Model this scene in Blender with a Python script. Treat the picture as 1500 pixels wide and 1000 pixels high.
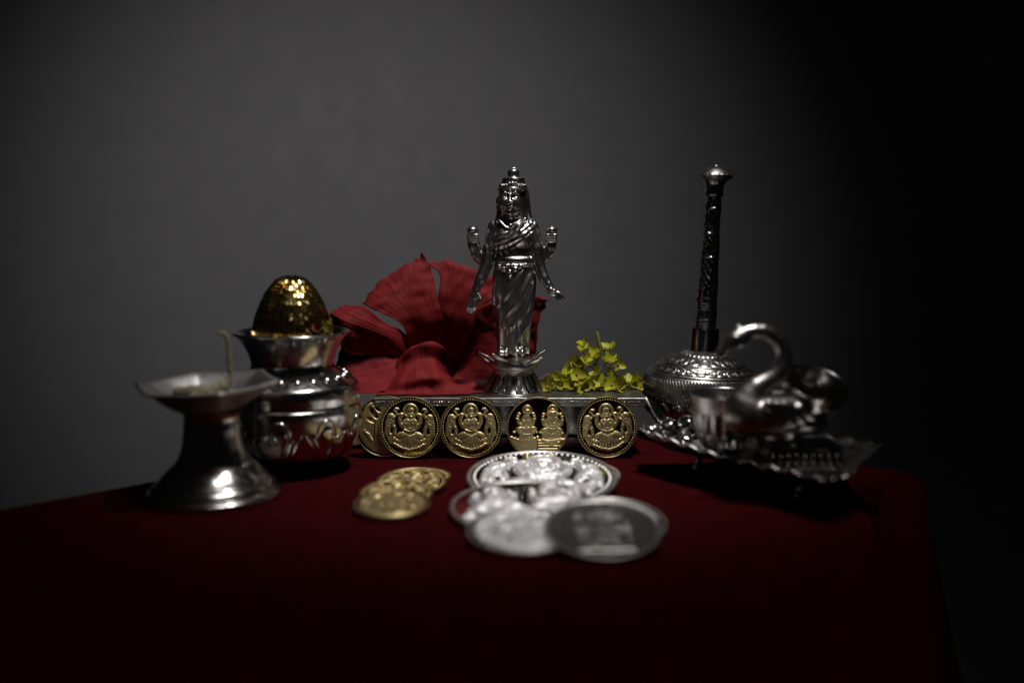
import bpy, math, random
import numpy as np
from mathutils import Vector, Matrix, Euler

R = math.radians
MM = 0.001
random.seed(7)
rng = np.random.default_rng(7)
for o in list(bpy.data.objects):
    bpy.data.objects.remove(o)
scene = bpy.context.scene
COL = scene.collection

# ------------------------------------------------------------------ camera
CAM_H, PITCH, LENS = 97.0, R(6.65), 35.0
cam = bpy.data.cameras.new('camera')
cam.lens = LENS; cam.sensor_width = 36.0
cam.clip_start = 0.01; cam.clip_end = 20.0
cam.dof.use_dof = True
cam.dof.focus_distance = 0.424
cam.dof.aperture_fstop = 3.3
cam.dof.aperture_blades = 9
cam_o = bpy.data.objects.new('camera', cam); COL.objects.link(cam_o)
cam_o.location = (0, 0, CAM_H * MM)
cam_o.rotation_euler = (R(90) - PITCH, 0, 0)
scene.camera = cam_o

# ------------------------------------------------------------------ world and lamps
w = bpy.data.worlds.new('World'); scene.world = w; w.use_nodes = True
bg = w.node_tree.nodes['Background']
bg.inputs['Color'].default_value = (0.9, 0.95, 1.0, 1); bg.inputs['Strength'].default_value = 0.0020

def aim(o, target):
    d = Vector(target) - o.location
    o.rotation_euler = d.to_track_quat('-Z', 'Y').to_euler()

def spot(name, loc, target, watts, half_deg, blend, radius, color):
    l = bpy.data.lights.new(name, 'SPOT'); l.energy = watts; l.spot_size = R(2 * half_deg)
    l.spot_blend = blend; l.shadow_soft_size = radius; l.color = color
    o = bpy.data.objects.new(name, l); COL.objects.link(o); o.location = loc; aim(o, target)
    return o

# lamp over the table (the small bright highlights) and the lamp that washes the wall
spot('table_lamp', (0.095, 0.298, 0.60), (-0.006, 0.430, 0.0), 12.0, 16.8, 1.0, 0.038, (1.0, 0.955, 0.91))
spot('wall_lamp', (-0.15, 0.36, 0.24), (-0.145, 0.95, 0.072), 1.72, 40.5, 1.0, 0.03, (1.0, 0.97, 0.975))

# weak soft fill added to lift the front of the cloth, from above
al = bpy.data.lights.new('fill_light', 'AREA'); al.shape = 'DISK'; al.size = 0.22; al.energy = 0.13; al.spread = R(62); al.color = (1.0, 0.96, 0.93)
alo = bpy.data.objects.new('fill_light', al); COL.objects.link(alo); alo.location = (0.10, 0.06, 0.95); aim(alo, (0.0, 0.26, 0.0))

vs = scene.view_settings
vs.view_transform = 'Standard'; vs.look = 'None'; vs.exposure = 0.0; vs.gamma = 1.0
vs.use_curve_mapping = False
scene.render.engine = 'CYCLES'
scene.cycles.max_bounces = 8
scene.cycles.glossy_bounces = 6
scene.cycles.caustics_reflective = False
scene.cycles.sample_clamp_indirect = 4.0
scene.cycles.use_denoising = True

# ------------------------------------------------------------------ helpers
def at(px, py, Y):
    """a point of the place at depth Y (mm) for a direction measured in the 1500 px wide photograph"""
    f = LENS / 36.0 * 1500
    dx = (px - 750) / f; dy = -(py - 500) / f
    fy = math.cos(PITCH) + dy * math.sin(PITCH); fz = -math.sin(PITCH) + dy * math.cos(PITCH)
    t = Y / fy
    return np.array((dx * t, Y, CAM_H + fz * t))

def make_mesh(name, verts, faces, smooth=True):
    me = bpy.data.meshes.new(name)
    v = np.asarray(verts, dtype=float) * MM
    me.from_pydata(v.tolist(), [], [list(f) for f in faces])
    me.polygons.foreach_set('use_smooth', [smooth] * len(me.polygons))
    me.update()
    return me

def quad_mesh(name, verts, quads, smooth=True):
    """fast path for numpy arrays of quads"""
    v = np.asarray(verts, dtype=np.float32) * MM
    q = np.asarray(quads, dtype=np.int32)
    me = bpy.data.meshes.new(name)
    me.vertices.add(len(v)); me.vertices.foreach_set('co', v.ravel())
    me.loops.add(q.size); me.loops.foreach_set('vertex_index', q.ravel())
    me.polygons.add(len(q))
    me.polygons.foreach_set('loop_start', np.arange(0, q.size, 4, dtype=np.int32))
    me.polygons.foreach_set('loop_total', np.full(len(q), 4, dtype=np.int32))
    me.polygons.foreach_set('use_smooth', [smooth] * len(q))
    me.update(calc_edges=True); me.validate()
    return me

def put(name, me, mat, parent=None, loc=(0, 0, 0), rot=(0, 0, 0), scale=(1, 1, 1)):
    o = bpy.data.objects.new(name, me); COL.objects.link(o)
    if mat is not None and len(me.materials) == 0:
        me.materials.append(mat)
    o.parent = parent
    o.location = [c * MM for c in loc]; o.rotation_euler = rot; o.scale = scale
    return o

def tag(o, label, cat, group=None):
    o['label'] = label; o['category'] = cat
    if group: o['group'] = group
    return o

def thing(name, label, cat, loc=(0, 0, 0), rot=(0, 0, 0), group=None):
    o = bpy.data.objects.new(name, None); COL.objects.link(o)
    o.empty_display_size = 0.005
    o.location = [c * MM for c in loc]; o.rotation_euler = rot
    return tag(o, label, cat, group)

def solid(o, t, offset=-1):
    m = o.modifiers.new('thickness', 'SOLIDIFY'); m.thickness = t * MM; m.offset = offset
    return o

def grid_quads(nu, nv, wrap_u=False):
    i = np.arange(nu if wrap_u else nu - 1); j = np.arange(nv - 1)
    I, J = np.meshgrid(i, j, indexing='ij')
    I2 = (I + 1) % nu
    return np.stack([I * nv + J, I2 * nv + J, I2 * nv + J + 1, I * nv + J + 1], -1).reshape(-1, 4)

def resample(profile, n):
    p = np.array(profile, float)
    s = np.r_[0, np.cumsum(np.hypot(*np.diff(p, axis=0).T))]
    t = np.linspace(0, s[-1], n)
    return np.stack([np.interp(t, s, p[:, 0]), np.interp(t, s, p[:, 1])], 1), t / s[-1]

def smooth_profile(pts, sub=6):
    """Catmull-Rom through (r, z) points"""
    p = np.array(pts, float)
    q = np.vstack([2 * p[0] - p[1], p, 2 * p[-1] - p[-2]])
    out = []
    for k in range(1, len(q) - 2):
        for t in np.linspace(0, 1, sub, endpoint=False):
            a, b, c, d = q[k - 1], q[k], q[k + 1], q[k + 2]
            out.append(0.5 * (2 * b + (c - a) * t + (2 * a - 5 * b + 4 * c - d) * t * t + (3 * b - a - 3 * c + d) * t ** 3))
    out.append(p[-1])
    out = np.array(out); out[:, 0] = np.maximum(out[:, 0], 0.0)
    return out

def lathe(name, profile, n=96, disp=None, nprof=None, shape=None):
    """profile bottom to top outside, as (r, z); disp(theta, z, t) adds along the profile normal"""
    p = np.array(profile, float)
    t = np.linspace(0, 1, len(p))
    if nprof:
        p, t = resample(profile, nprof)
    th = np.linspace(0, 2 * math.pi, n, endpoint=False)
    T, P = np.meshgrid(th, np.arange(len(p)), indexing='ij')
    r = p[P, 0].copy(); z = p[P, 1].copy()
    if disp is not None:
        d = np.gradient(p, axis=0); L = np.hypot(d[:, 0], d[:, 1]) + 1e-9
        nr, nz = (d[:, 1] / L)[P], (-d[:, 0] / L)[P]
        k = disp(T, z, t[P])
        r = r + nr * k; z = z + nz * k
    r = np.maximum(r, 0.001)
    if shape is not None: r = r * shape(T, z)
    v = np.stack([r * np.cos(T), r * np.sin(T), z], -1).reshape(-1, 3)
    q = grid_quads(n, len(p), True)
    return quad_mesh(name, v, q)

def tube(name, path, radii, n=12, cap=True):
    P = np.array(path, float); m = len(P)
    rad = np.broadcast_to(np.array(radii, float), (m,)) if np.ndim(radii) else np.full(m, float(radii))
    tan = np.gradient(P, axis=0); tan /= np.linalg.norm(tan, axis=1)[:, None] + 1e-9
    up = np.array((0, 0, 1.0)) if abs(tan[0][2]) < 0.9 else np.array((0, 1.0, 0))
    V = []
    a = np.cross(tan[0], up); a /= np.linalg.norm(a)
    for k in range(m):
        a = a - tan[k] * a.dot(tan[k]); a /= np.linalg.norm(a) + 1e-9
        b = np.cross(tan[k], a)
        for j in range(n):
            c = 2 * math.pi * j / n
            V.append(P[k] + rad[k] * (math.cos(c) * a + math.sin(c) * b))
    F = []
    for k in range(m - 1):
        for j in range(n):
            j2 = (j + 1) % n
            F.append((k * n + j, k * n + j2, (k + 1) * n + j2, (k + 1) * n + j))
    if cap:
        F.append(tuple(range(n - 1, -1, -1))); F.append(tuple((m - 1) * n + j for j in range(n)))
    return make_mesh(name, V, F)

def spline(pts, n):
    p = np.array(pts, float)
    q = np.vstack([2 * p[0] - p[1], p, 2 * p[-1] - p[-2]])
    out = []
    for s in np.linspace(0, len(p) - 1, n):
        k = min(int(s), len(p) - 2); t = s - k
        a, b, c, d = q[k], q[k + 1], q[k + 2], q[k + 3]
        out.append(0.5 * (2 * b + (c - a) * t + (2 * a - 5 * b + 4 * c - d) * t * t + (3 * b - a - 3 * c + d) * t ** 3))
    return np.array(out)

def box_mesh(name, parts, bevel=0.0):
    import bmesh
    bm = bmesh.new()
    for (x0, x1, y0, y1, z0, z1) in parts:
        r = bmesh.ops.create_cube(bm, size=1.0)
        for v in r['verts']:
            v.co = ((x0 + x1) / 2 + v.co.x * (x1 - x0), (y0 + y1) / 2 + v.co.y * (y1 - y0), (z0 + z1) / 2 + v.co.z * (z1 - z0))
            v.co *= MM
    if bevel:
        bmesh.ops.bevel(bm, geom=bm.edges[:], offset=bevel * MM, segments=3, profile=0.5, affect='EDGES')
    me = bpy.data.meshes.new(name); bm.to_mesh(me); bm.free()
    return me

def domes(name, centres, normals, radii, hgt=0.6, seg=6):
    """many small half balls joined into one mesh"""
    V, F = [], []
    for c, nrm, r in zip(centres, normals, radii):
        c = np.array(c, float); nrm = np.array(nrm, float); nrm /= np.linalg.norm(nrm)
        a = np.cross(nrm, (0.3, 0.9, 0.2)); a /= np.linalg.norm(a); b = np.cross(nrm, a)
        base = len(V)
        for ring, (rr, hh) in enumerate(((1.0, 0.0), (0.8, 0.6), (0.35, 0.94))):
            for j in range(seg):
                t = 2 * math.pi * j / seg
                V.append(c + r * rr * (math.cos(t) * a + math.sin(t) * b) + nrm * r * hh * hgt)
        V.append(c + nrm * r * hgt)
        for k in range(2):
            for j in range(seg):
                j2 = (j + 1) % seg
                F.append((base + k * seg + j, base + k * seg + j2, base + (k + 1) * seg + j2, base + (k + 1) * seg + j))
        for j in range(seg):
            F.append((base + 2 * seg + j, base + 2 * seg + (j + 1) % seg, base + 3 * seg))
    return make_mesh(name, V, F)

# ---- implicit shapes, turned into one continuous mesh
class Field:
    def __init__(s, lo, hi, h):
        s.lo = np.array(lo, float); s.h = h
        s.n = [int((hi[k] - lo[k]) / h) + 1 for k in range(3)]
        s.ax = [s.lo[k] + h * np.arange(s.n[k]) for k in range(3)]
        s.F = np.full(s.n, 1e3, np.float32)
    def sl(s, lo, hi):
        out = []
        for k in range(3):
            a = max(0, int((lo[k] - s.lo[k]) / s.h)); b = min(s.n[k], int((hi[k] - s.lo[k]) / s.h) + 2)
            out.append(slice(a, max(a, b)))
        return tuple(out)
    def coords(s, sl):
        return (s.ax[0][sl[0]][:, None, None], s.ax[1][sl[1]][None, :, None], s.ax[2][sl[2]][None, None, :])
    def mix(s, sl, d, k, sub=False):
        a = s.F[sl]
        if sub:
            d = -d
            h = np.maximum(k - np.abs(a - d), 0) / max(k, 1e-6)
            s.F[sl] = np.maximum(a, d) + h * h * k * 0.25
        else:
            h = np.maximum(k - np.abs(a - d), 0) / max(k, 1e-6)
            s.F[sl] = np.minimum(a, d) - h * h * k * 0.25
    def ell(s, c, r, k=2.0, sub=False, rot=None):
        c = np.array(c, float); m = max(r) + k + 4
        sl = s.sl(c - m, c + m); x, y, z = s.coords(sl)
        x, y, z = x - c[0], y - c[1], z - c[2]
        if rot is not None:            # rotation about the front axis (y), radians
            ca, sa = math.cos(rot), math.sin(rot)
            x, z = ca * x + sa * z, -sa * x + ca * z
        k0 = np.sqrt((x / r[0]) ** 2 + (y / r[1]) ** 2 + (z / r[2]) ** 2)
        k1 = np.sqrt((x / r[0] ** 2) ** 2 + (y / r[1] ** 2) ** 2 + (z / r[2] ** 2) ** 2) + 1e-6
        s.mix(sl, k0 * (k0 - 1) / k1, k, sub)
    def cone(s, a, b, ra, rb, k=2.0, sub=False):
        a = np.array(a, float); b = np.array(b, float); m = max(ra, rb) + k + 4
        sl = s.sl(np.minimum(a, b) - m, np.maximum(a, b) + m); x, y, z = s.coords(sl)
        d = b - a; L = d.dot(d) + 1e-9
        t = np.clip(((x - a[0]) * d[0] + (y - a[1]) * d[1] + (z - a[2]) * d[2]) / L, 0, 1)
        q = np.sqrt((x - a[0] - t * d[0]) ** 2 + (y - a[1] - t * d[1]) ** 2 + (z - a[2] - t * d[2]) ** 2)
        s.mix(sl, q - (ra + (rb - ra) * t), k, sub)
    def chain(s, pts, rad, k=2.0):
        for i in range(len(pts) - 1):
            s.cone(pts[i], pts[i + 1], rad[i], rad[i + 1], k)
    def column(s, zs, rx, ry, cx, cy, k=2.0):
        """stack of ellipses along z"""
        sl = s.sl((-1e3, -1e3, zs[0] - 6), (1e3, 1e3, zs[-1] + 6)); x, y, z = s.coords(sl)
        f = lambda v: np.interp(z, zs, v)
        a, b = f(rx), f(ry)
        k0 = np.sqrt(((x - f(cx)) / a) ** 2 + ((y - f(cy)) / b) ** 2)
        d = (k0 - 1) * np.minimum(a, b)
        d = np.maximum(d, np.maximum(zs[0] - z, z - zs[-1]))
        s.mix(sl, d, k)
    def add(s, lo, hi, fn):
        sl = s.sl(lo, hi); x, y, z = s.coords(sl)
        s.F[sl] += fn(x, y, z).astype(np.float32)
    def mesh(s, name, scale, smooth_it=2):
        F = s.F; S = F < 0; n = F.shape
        c = np.zeros((n[0] - 1, n[1] - 1, n[2] - 1), np.int8)
        for dx in (0, 1):
            for dy in (0, 1):
                for dz in (0, 1):
                    c += S[dx:n[0] - 1 + dx, dy:n[1] - 1 + dy, dz:n[2] - 1 + dz]
        act = (c > 0) & (c < 8)
        idx = np.argwhere(act); ID = np.full(act.shape, -1, np.int64); ID[act] = np.arange(len(idx))
        acc = np.zeros((len(idx), 3)); cnt = np.zeros(len(idx))
        corners = [(a, b, e) for a in (0, 1) for b in (0, 1) for e in (0, 1)]
        for a in corners:
            for axis in range(3):
                if a[axis]: continue
                b = list(a); b[axis] = 1
                fa = F[idx[:, 0] + a[0], idx[:, 1] + a[1], idx[:, 2] + a[2]]
                fb = F[idx[:, 0] + b[0], idx[:, 1] + b[1], idx[:, 2] + b[2]]
                m = (fa < 0) != (fb < 0)
                t = np.where(m, fa / (fa - fb + 1e-12), 0)
                p = np.tile(np.array(a, float), (len(idx), 1)); p[:, axis] += t
                acc[m] += p[m]; cnt[m] += 1
        V = (idx + acc / cnt[:, None]) * s.h + s.lo
        Q = []
        smooth = smooth_it
        for axis in range(3):
            A = S.take(range(0, n[axis] - 1), axis); B = S.take(range(1, n[axis]), axis)
            e = np.argwhere(A != B)
            o1, o2 = [(1, 2), (2, 0), (0, 1)][axis]
            e = e[(e[:, o1] > 0) & (e[:, o2] > 0) & (e[:, o1] < n[o1] - 1) & (e[:, o2] < n[o2] - 1)]
            def cell(d1, d2):
                q = e.copy(); q[:, o1] -= d1; q[:, o2] -= d2
                return ID[q[:, 0], q[:, 1], q[:, 2]]
            qd = np.stack([cell(1, 1), cell(0, 1), cell(0, 0), cell(1, 0)], 1)
            flip = ~A[e[:, 0], e[:, 1], e[:, 2]]
            qd[flip] = qd[flip][:, ::-1]
            Q.append(qd)
        Q = np.vstack(Q); Q = Q[(Q >= 0).all(1)]
        for _ in range(smooth):
            A = np.zeros_like(V); C = np.zeros(len(V))
            for k in range(4):
                i0, i1 = Q[:, k], Q[:, (k + 1) % 4]
                np.add.at(A, i0, V[i1]); np.add.at(C, i0, 1); np.add.at(A, i1, V[i0]); np.add.at(C, i1, 1)
            V = 0.45 * V + 0.55 * A / np.maximum(C, 1)[:, None]
        return quad_mesh(name, V * scale, Q)

# ------------------------------------------------------------------ materials
def nodes_of(name):
    m = bpy.data.materials.new(name); m.use_nodes = True
    nt = m.node_tree
    return m, nt, nt.nodes['Principled BSDF']

def ramp(nt, fac, stops):
    r = nt.nodes.new('ShaderNodeValToRGB'); nt.links.new(fac, r.inputs['Fac'])
    e = r.color_ramp.elements
    e[0].position, e[0].color = stops[0][0], (*stops[0][1], 1)
    e[1].position, e[1].color = stops[-1][0], (*stops[-1][1], 1)
    for p, c in stops[1:-1]:
        k = e.new(p); k.color = (*c, 1)
    return r.outputs['Color']

def noise(nt, scale, detail=4, rough=0.55, coord='Object', vec_scale=None):
    tc = nt.nodes.new('ShaderNodeTexCoord'); n = nt.nodes.new('ShaderNodeTexNoise')
    src = tc.outputs[coord]
    if vec_scale:
        mp = nt.nodes.new('ShaderNodeMapping'); mp.inputs['Scale'].default_value = vec_scale
        nt.links.new(src, mp.inputs['Vector']); src = mp.outputs['Vector']
    nt.links.new(src, n.inputs['Vector'])
    n.inputs['Scale'].default_value = scale; n.inputs['Detail'].default_value = detail
    n.inputs['Roughness'].default_value = rough
    return n.outputs['Fac']

def bump(nt, bsdf, h, strength, dist):
    b = nt.nodes.new('ShaderNodeBump'); b.inputs['Strength'].default_value = strength
    b.inputs['Distance'].default_value = dist
    nt.links.new(h, b.inputs['Height']); nt.links.new(b.outputs['Normal'], bsdf.inputs['Normal'])

def metal(name, c0, c1, r0, r1, scale=260, bs=0.1, bd=0.00003, bscale=500):
    m, nt, b = nodes_of(name)
    b.inputs['Metallic'].default_value = 1.0
    n = noise(nt, scale, 5)
    nt.links.new(ramp(nt, n, [(0.3, c0), (0.7, c1)]), b.inputs['Base Color'])
    n2 = noise(nt, scale * 2.3, 3)
    mr = nt.nodes.new('ShaderNodeMapRange'); nt.links.new(n2, mr.inputs['Value'])
    mr.inputs['From Min'].default_value = 0.3; mr.inputs['From Max'].default_value = 0.7
    mr.inputs['To Min'].default_value = r0; mr.inputs['To Max'].default_value = r1
    nt.links.new(mr.outputs['Result'], b.inputs['Roughness'])
    bump(nt, b, noise(nt, bscale, 3), bs, bd)
    return m

M = {}
M['silver'] = metal('polished_silver', (0.60, 0.585, 0.57), (0.74, 0.72, 0.70), 0.13, 0.24, 220)
M['silver_old'] = metal('tarnished_silver', (0.40, 0.385, 0.375), (0.60, 0.585, 0.57), 0.24, 0.34, 300, 0.08)
M['silver_cast'] = metal('cast_silver', (0.42, 0.405, 0.395), (0.52, 0.505, 0.49), 0.28, 0.35, 160, 0.04)
M['silver_frost'] = metal('frosted_silver', (0.86, 0.85, 0.86), (0.94, 0.93, 0.94), 0.48, 0.60, 300, 0.3)
M['silver_frost'].node_tree.nodes['Principled BSDF'].inputs['Metallic'].default_value = 0.9
M['silver_dark'] = metal('oxidised_silver', (0.16, 0.155, 0.15), (0.30, 0.29, 0.28), 0.16, 0.28, 250, 0.12)
M['silver_haze'] = metal('hazed_silver', (0.50, 0.49, 0.49), (0.56, 0.55, 0.55), 0.2, 0.3, 300, 0.1)
M['silver_haze'].node_tree.nodes['Principled BSDF'].inputs['Metallic'].default_value = 0.93
M['silver_tray'] = metal('worn_silver', (0.26, 0.25, 0.245), (0.40, 0.39, 0.38), 0.26, 0.36, 120, 0.1)
M['silver_neck'] = metal('polished_old_silver', (0.34, 0.325, 0.315), (0.50, 0.485, 0.47), 0.12, 0.20, 300, 0.05)
M['silver_slab'] = metal('dull_silver', (0.20, 0.195, 0.19), (0.34, 0.33, 0.32), 0.34, 0.46, 250, 0.12)
M['silver_satin'] = metal('satin_silver', (0.66, 0.65, 0.65), (0.78, 0.77, 0.77), 0.34, 0.44, 400, 0.2)
M['silver_mirror'] = metal('proof_silver', (0.80, 0.79, 0.79), (0.84, 0.83, 0.83), 0.05, 0.08, 300, 0.03)
M['gold_frost'] = metal('frosted_gold', (0.58, 0.475, 0.23), (0.66, 0.55, 0.29), 0.40, 0.50, 500, 0.4)
M['gold_mirror'] = metal('proof_gold', (0.62, 0.46, 0.20), (0.66, 0.50, 0.23), 0.05, 0.08, 300, 0.02)
M['gold_rim'] = metal('gold_rim', (0.36, 0.295, 0.155), (0.44, 0.36, 0.20), 0.34, 0.46, 300, 0.1)
M['gold_foil'] = metal('gold_foil', (0.50, 0.385, 0.15), (0.60, 0.48, 0.21), 0.15, 0.22, 300, 0.15)

def plain(name, col0, col1, rough, scale=300, sheen=0, bs=0.3, bd=0.0001, trans=0.0, coat=0):
    m, nt, b = nodes_of(name)
    n = noise(nt, scale, 5)
    nt.links.new(ramp(nt, n, [(0.3, col0), (0.7, col1)]), b.inputs['Base Color'])
    b.inputs['Roughness'].default_value = rough
    b.inputs['Sheen Weight'].default_value = sheen
    if sheen: b.inputs['Sheen Tint'].default_value = (*col1, 1)
    bump(nt, b, noise(nt, scale * 3, 3), bs, bd)
    if trans:
        tr = nt.nodes.new('ShaderNodeBsdfTranslucent'); mx = nt.nodes.new('ShaderNodeMixShader')
        tr.inputs['Color'].default_value = (*col1, 1)
        mx.inputs['Fac'].default_value = trans
        nt.links.new(b.outputs[0], mx.inputs[1]); nt.links.new(tr.outputs[0], mx.inputs[2])
        nt.links.new(mx.outputs[0], nt.nodes['Material Output'].inputs['Surface'])
    return m

M['wall'] = plain('wall_paint', (0.455, 0.45, 0.45), (0.515, 0.505, 0.508), 0.9, 40, 0, 0.25, 0.0004)
M['velvet'] = plain('velvet', (0.024, 0.0006, 0.0014), (0.044, 0.0010, 0.0024), 1.0, 130, 0.0, 0.6, 0.0004)
M['velvet'].node_tree.nodes['Principled BSDF'].inputs['Specular IOR Level'].default_value = 0.06
M['petal_red'] = plain('hibiscus_petal', (0.30, 0.018, 0.020), (0.46, 0.040, 0.042), 0.55, 70, 0.1, 0.35, 0.0003, 0.18)
def veined(name, dark, mid, light):
    m, nt, b = nodes_of(name)
    n = noise(nt, 1.0, 6, 0.6, 'UV', (2.6, 22.0, 1.0)); n2 = noise(nt, 1.0, 3, 0.5, 'UV', (5.0, 5.0, 1.0))
    mx = nt.nodes.new('ShaderNodeMix'); mx.inputs['Factor'].default_value = 0.4
    nt.links.new(n, mx.inputs[2]); nt.links.new(n2, mx.inputs[3])
    nt.links.new(ramp(nt, mx.outputs[0], [(0.34, dark), (0.5, mid), (0.68, light)]), b.inputs['Base Color'])
    b.inputs['Roughness'].default_value = 0.72; b.inputs['Specular IOR Level'].default_value = 0.25
    bump(nt, b, n, 0.35, 0.0005)
    tr = nt.nodes.new('ShaderNodeBsdfTranslucent'); ms = nt.nodes.new('ShaderNodeMixShader')
    tr.inputs['Color'].default_value = (*mid, 1); ms.inputs['Fac'].default_value = 0.28
    nt.links.new(b.outputs[0], ms.inputs[1]); nt.links.new(tr.outputs[0], ms.inputs[2])
    nt.links.new(ms.outputs[0], nt.nodes['Material Output'].inputs['Surface'])
    return m
M['petal_red'] = veined('hibiscus_petal', (0.17, 0.007, 0.010), (0.235, 0.014, 0.017), (0.32, 0.030, 0.032))
M['petal_yellow'] = plain('yellow_petal', (0.50, 0.44, 0.02), (0.68, 0.62, 0.05), 0.5, 160, 0, 0.3, 0.0002, 0.25)
_nt = M['petal_yellow'].node_tree; _b = _nt.nodes['Principled BSDF']
_oi = _nt.nodes.new('ShaderNodeObjectInfo'); _h = _nt.nodes.new('ShaderNodeHueSaturation')
_src = _b.inputs['Base Color'].links[0].from_socket
_m1 = _nt.nodes.new('ShaderNodeMapRange'); _m1.inputs['To Min'].default_value = 0.485; _m1.inputs['To Max'].default_value = 0.535
_m2 = _nt.nodes.new('ShaderNodeMapRange'); _m2.inputs['To Min'].default_value = 0.45; _m2.inputs['To Max'].default_value = 1.05
_nt.links.new(_oi.outputs['Random'], _m1.inputs['Value']); _nt.links.new(_oi.outputs['Random'], _m2.inputs['Value'])
_nt.links.new(_m1.outputs['Result'], _h.inputs['Hue']); _nt.links.new(_m2.outputs['Result'], _h.inputs['Value'])
_nt.links.new(_src, _h.inputs['Color']); _nt.links.new(_h.outputs['Color'], _b.inputs['Base Color'])
M['petal_mauve'] = plain('mauve_petal', (0.20, 0.09, 0.12), (0.28, 0.14, 0.17), 0.6, 160, 0, 0.3, 0.0002, 0.2)
M['green'] = plain('stem_green', (0.035, 0.05, 0.012), (0.06, 0.08, 0.02), 0.5, 200)
M['green_light'] = plain('calyx_green', (0.20, 0.24, 0.05), (0.28, 0.32, 0.07), 0.5, 200)
M['cotton'] = plain('cotton', (0.32, 0.29, 0.19), (0.42, 0.38, 0.26), 0.9, 500, 0.1, 0.8, 0.0004)
M['thread_red'] = plain('red_thread', (0.35, 0.015, 0.02), (0.45, 0.03, 0.03), 0.6)
M['throat_red'] = plain('flower_throat', (0.10, 0.004, 0.006), (0.16, 0.008, 0.01), 0.7)
M['thread_green'] = plain('green_thread', (0.02, 0.09, 0.05), (0.03, 0.14, 0.08), 0.6)

# ------------------------------------------------------------------ setting: wall and cloth-covered table
me = make_mesh('wall', [(-3000, 950, -1200), (3000, 950, -1200), (3000, 950, 2200), (-3000, 950, 2200)], [(0, 1, 2, 3)], False)
wall = put('wall', me, M['wall']); wall['kind'] = 'structure'

def cloth():
    poly = np.array([(64, 128), (84, 204), (155, 384), (12, 512), (-388, 128)], float)
    rc = 9.0
    xs = np.linspace(-470, 260, 300); ys = np.linspace(40, 620, 260)
    X, Y = np.meshgrid(xs, ys, indexing='ij'); P = np.stack([X, Y], -1)
    best = np.full(X.shape, 1e9); NP = np.zeros(P.shape); inside = np.ones(X.shape, bool); arc = np.zeros(X.shape); a0 = 0
    for i in range(len(poly)):
        a, b = poly[i], poly[(i + 1) % len(poly)]; e = b - a; L2 = e.dot(e)
        t = np.clip(((P - a) @ e) / L2, 0, 1); q = a + t[..., None] * e
        d = np.linalg.norm(P - q, axis=-1); m = d < best
        best[m] = d[m]; NP[m] = q[m]; arc[m] = a0 + t[m] * math.sqrt(L2); a0 += math.sqrt(L2)
        inside &= (e[0] * (P[..., 1] - a[1]) - e[1] * (P[..., 0] - a[0])) > 0
    out = P.copy(); Z = np.zeros(X.shape)
    nrm = (P - NP) / (best[..., None] + 1e-9); s = best
    ang = np.minimum(s / rc, math.pi / 2); off = rc * np.sin(ang)
    drop = np.maximum(s - rc * math.pi / 2, 0)
    fold = np.minimum(drop, 60) * (0.10 * np.sin(arc / 9.0) + 0.07 * np.sin(arc / 4.1 + 1) + 0.08)
    o = ~inside
    out[o] = (NP + nrm * (off + fold)[..., None])[o]
    Z[o] = (-rc * (1 - np.cos(ang)) - drop)[o]
    wav = 0.25 * np.sin(X / 31 + 0.6) * np.sin(Y / 27 + X / 60) - 0.25
    Z[inside] += wav[inside] * np.minimum(best / 20, 1)[inside]
    v = np.concatenate([out, Z[..., None]], -1).reshape(-1, 3)
    return quad_mesh('tablecloth', v, grid_quads(300, 260))
c = put('tablecloth', cloth(), M['velvet'])
tag(c, 'dark red velvet cloth spread over the table under everything', 'tablecloth')

# ------------------------------------------------------------------ silver plinth
pl = thing('plinth', 'low silver stand with beaded edge behind the standing gold coins', 'plinth', (0, 412.5, 0))
X0, X1, DP = -58, 56.5, 62
put('top_slab', box_mesh('top_slab', [(X0, X1, 0, DP, 21.4, 25.0)], 0.25), M['silver_slab'], pl)
put('body', box_mesh('body', [(X0 + 13, X1 - 13, 15.0, DP - 4, 6.0, 20.9)], 0.4), M['silver_dark'], pl)
put('foot_slab', box_mesh('foot_slab', [(X0 + 11, X1 - 11, 13, DP - 1.6, 0.0, 6.0)], 0.7), M['silver_dark'], pl)
cs, ns, rs = [], [], []
x = X0 + 1.2
while x < X1 - 1:
    if (int((x - X0) / 1.05) % 6) != 5:
        cs.append((x, 0.0, 23.4)); ns.append((0, -1, 0.25)); rs.append(0.36)
    cs.append((x + 0.5, 0.0, 22.0)); ns.append((0, -1, 0.1)); rs.append(0.22)
    x += 1.05
b = put('bead_row', domes('bead_row', cs, ns, rs, 1.0), M['silver'], pl); b['kind'] = 'stuff'

# ------------------------------------------------------------------ coins
def relief_mesh(name, hmap, n=230, mm=13.0, hscale=0.85):
    g = np.linspace(-1, 1, n); X, Y = np.meshgrid(g, g, indexing='ij')
    H = hmap(X, Y)
    for _ in range(1):
        H = (H + 0.25 * (np.roll(H, 1, 0) + np.roll(H, -1, 0) + np.roll(H, 1, 1) + np.roll(H, -1, 1))) / 2
    keep = H > 0.02
    cell = keep[:-1, :-1] | keep[1:, :-1] | keep[:-1, 1:] | keep[1:, 1:]
    q = grid_quads(n, n).reshape(n - 1, n - 1, 4)[cell]
    Z = np.where(keep, np.maximum(H, 0) * hscale, -0.05)
    v = np.stack([X * mm, Y * mm, Z], -1).reshape(-1, 3)
    used = np.unique(q); mp = np.full(n * n, -1); mp[used] = np.arange(len(used))
    return quad_mesh(name, v[used], mp[q])

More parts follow.
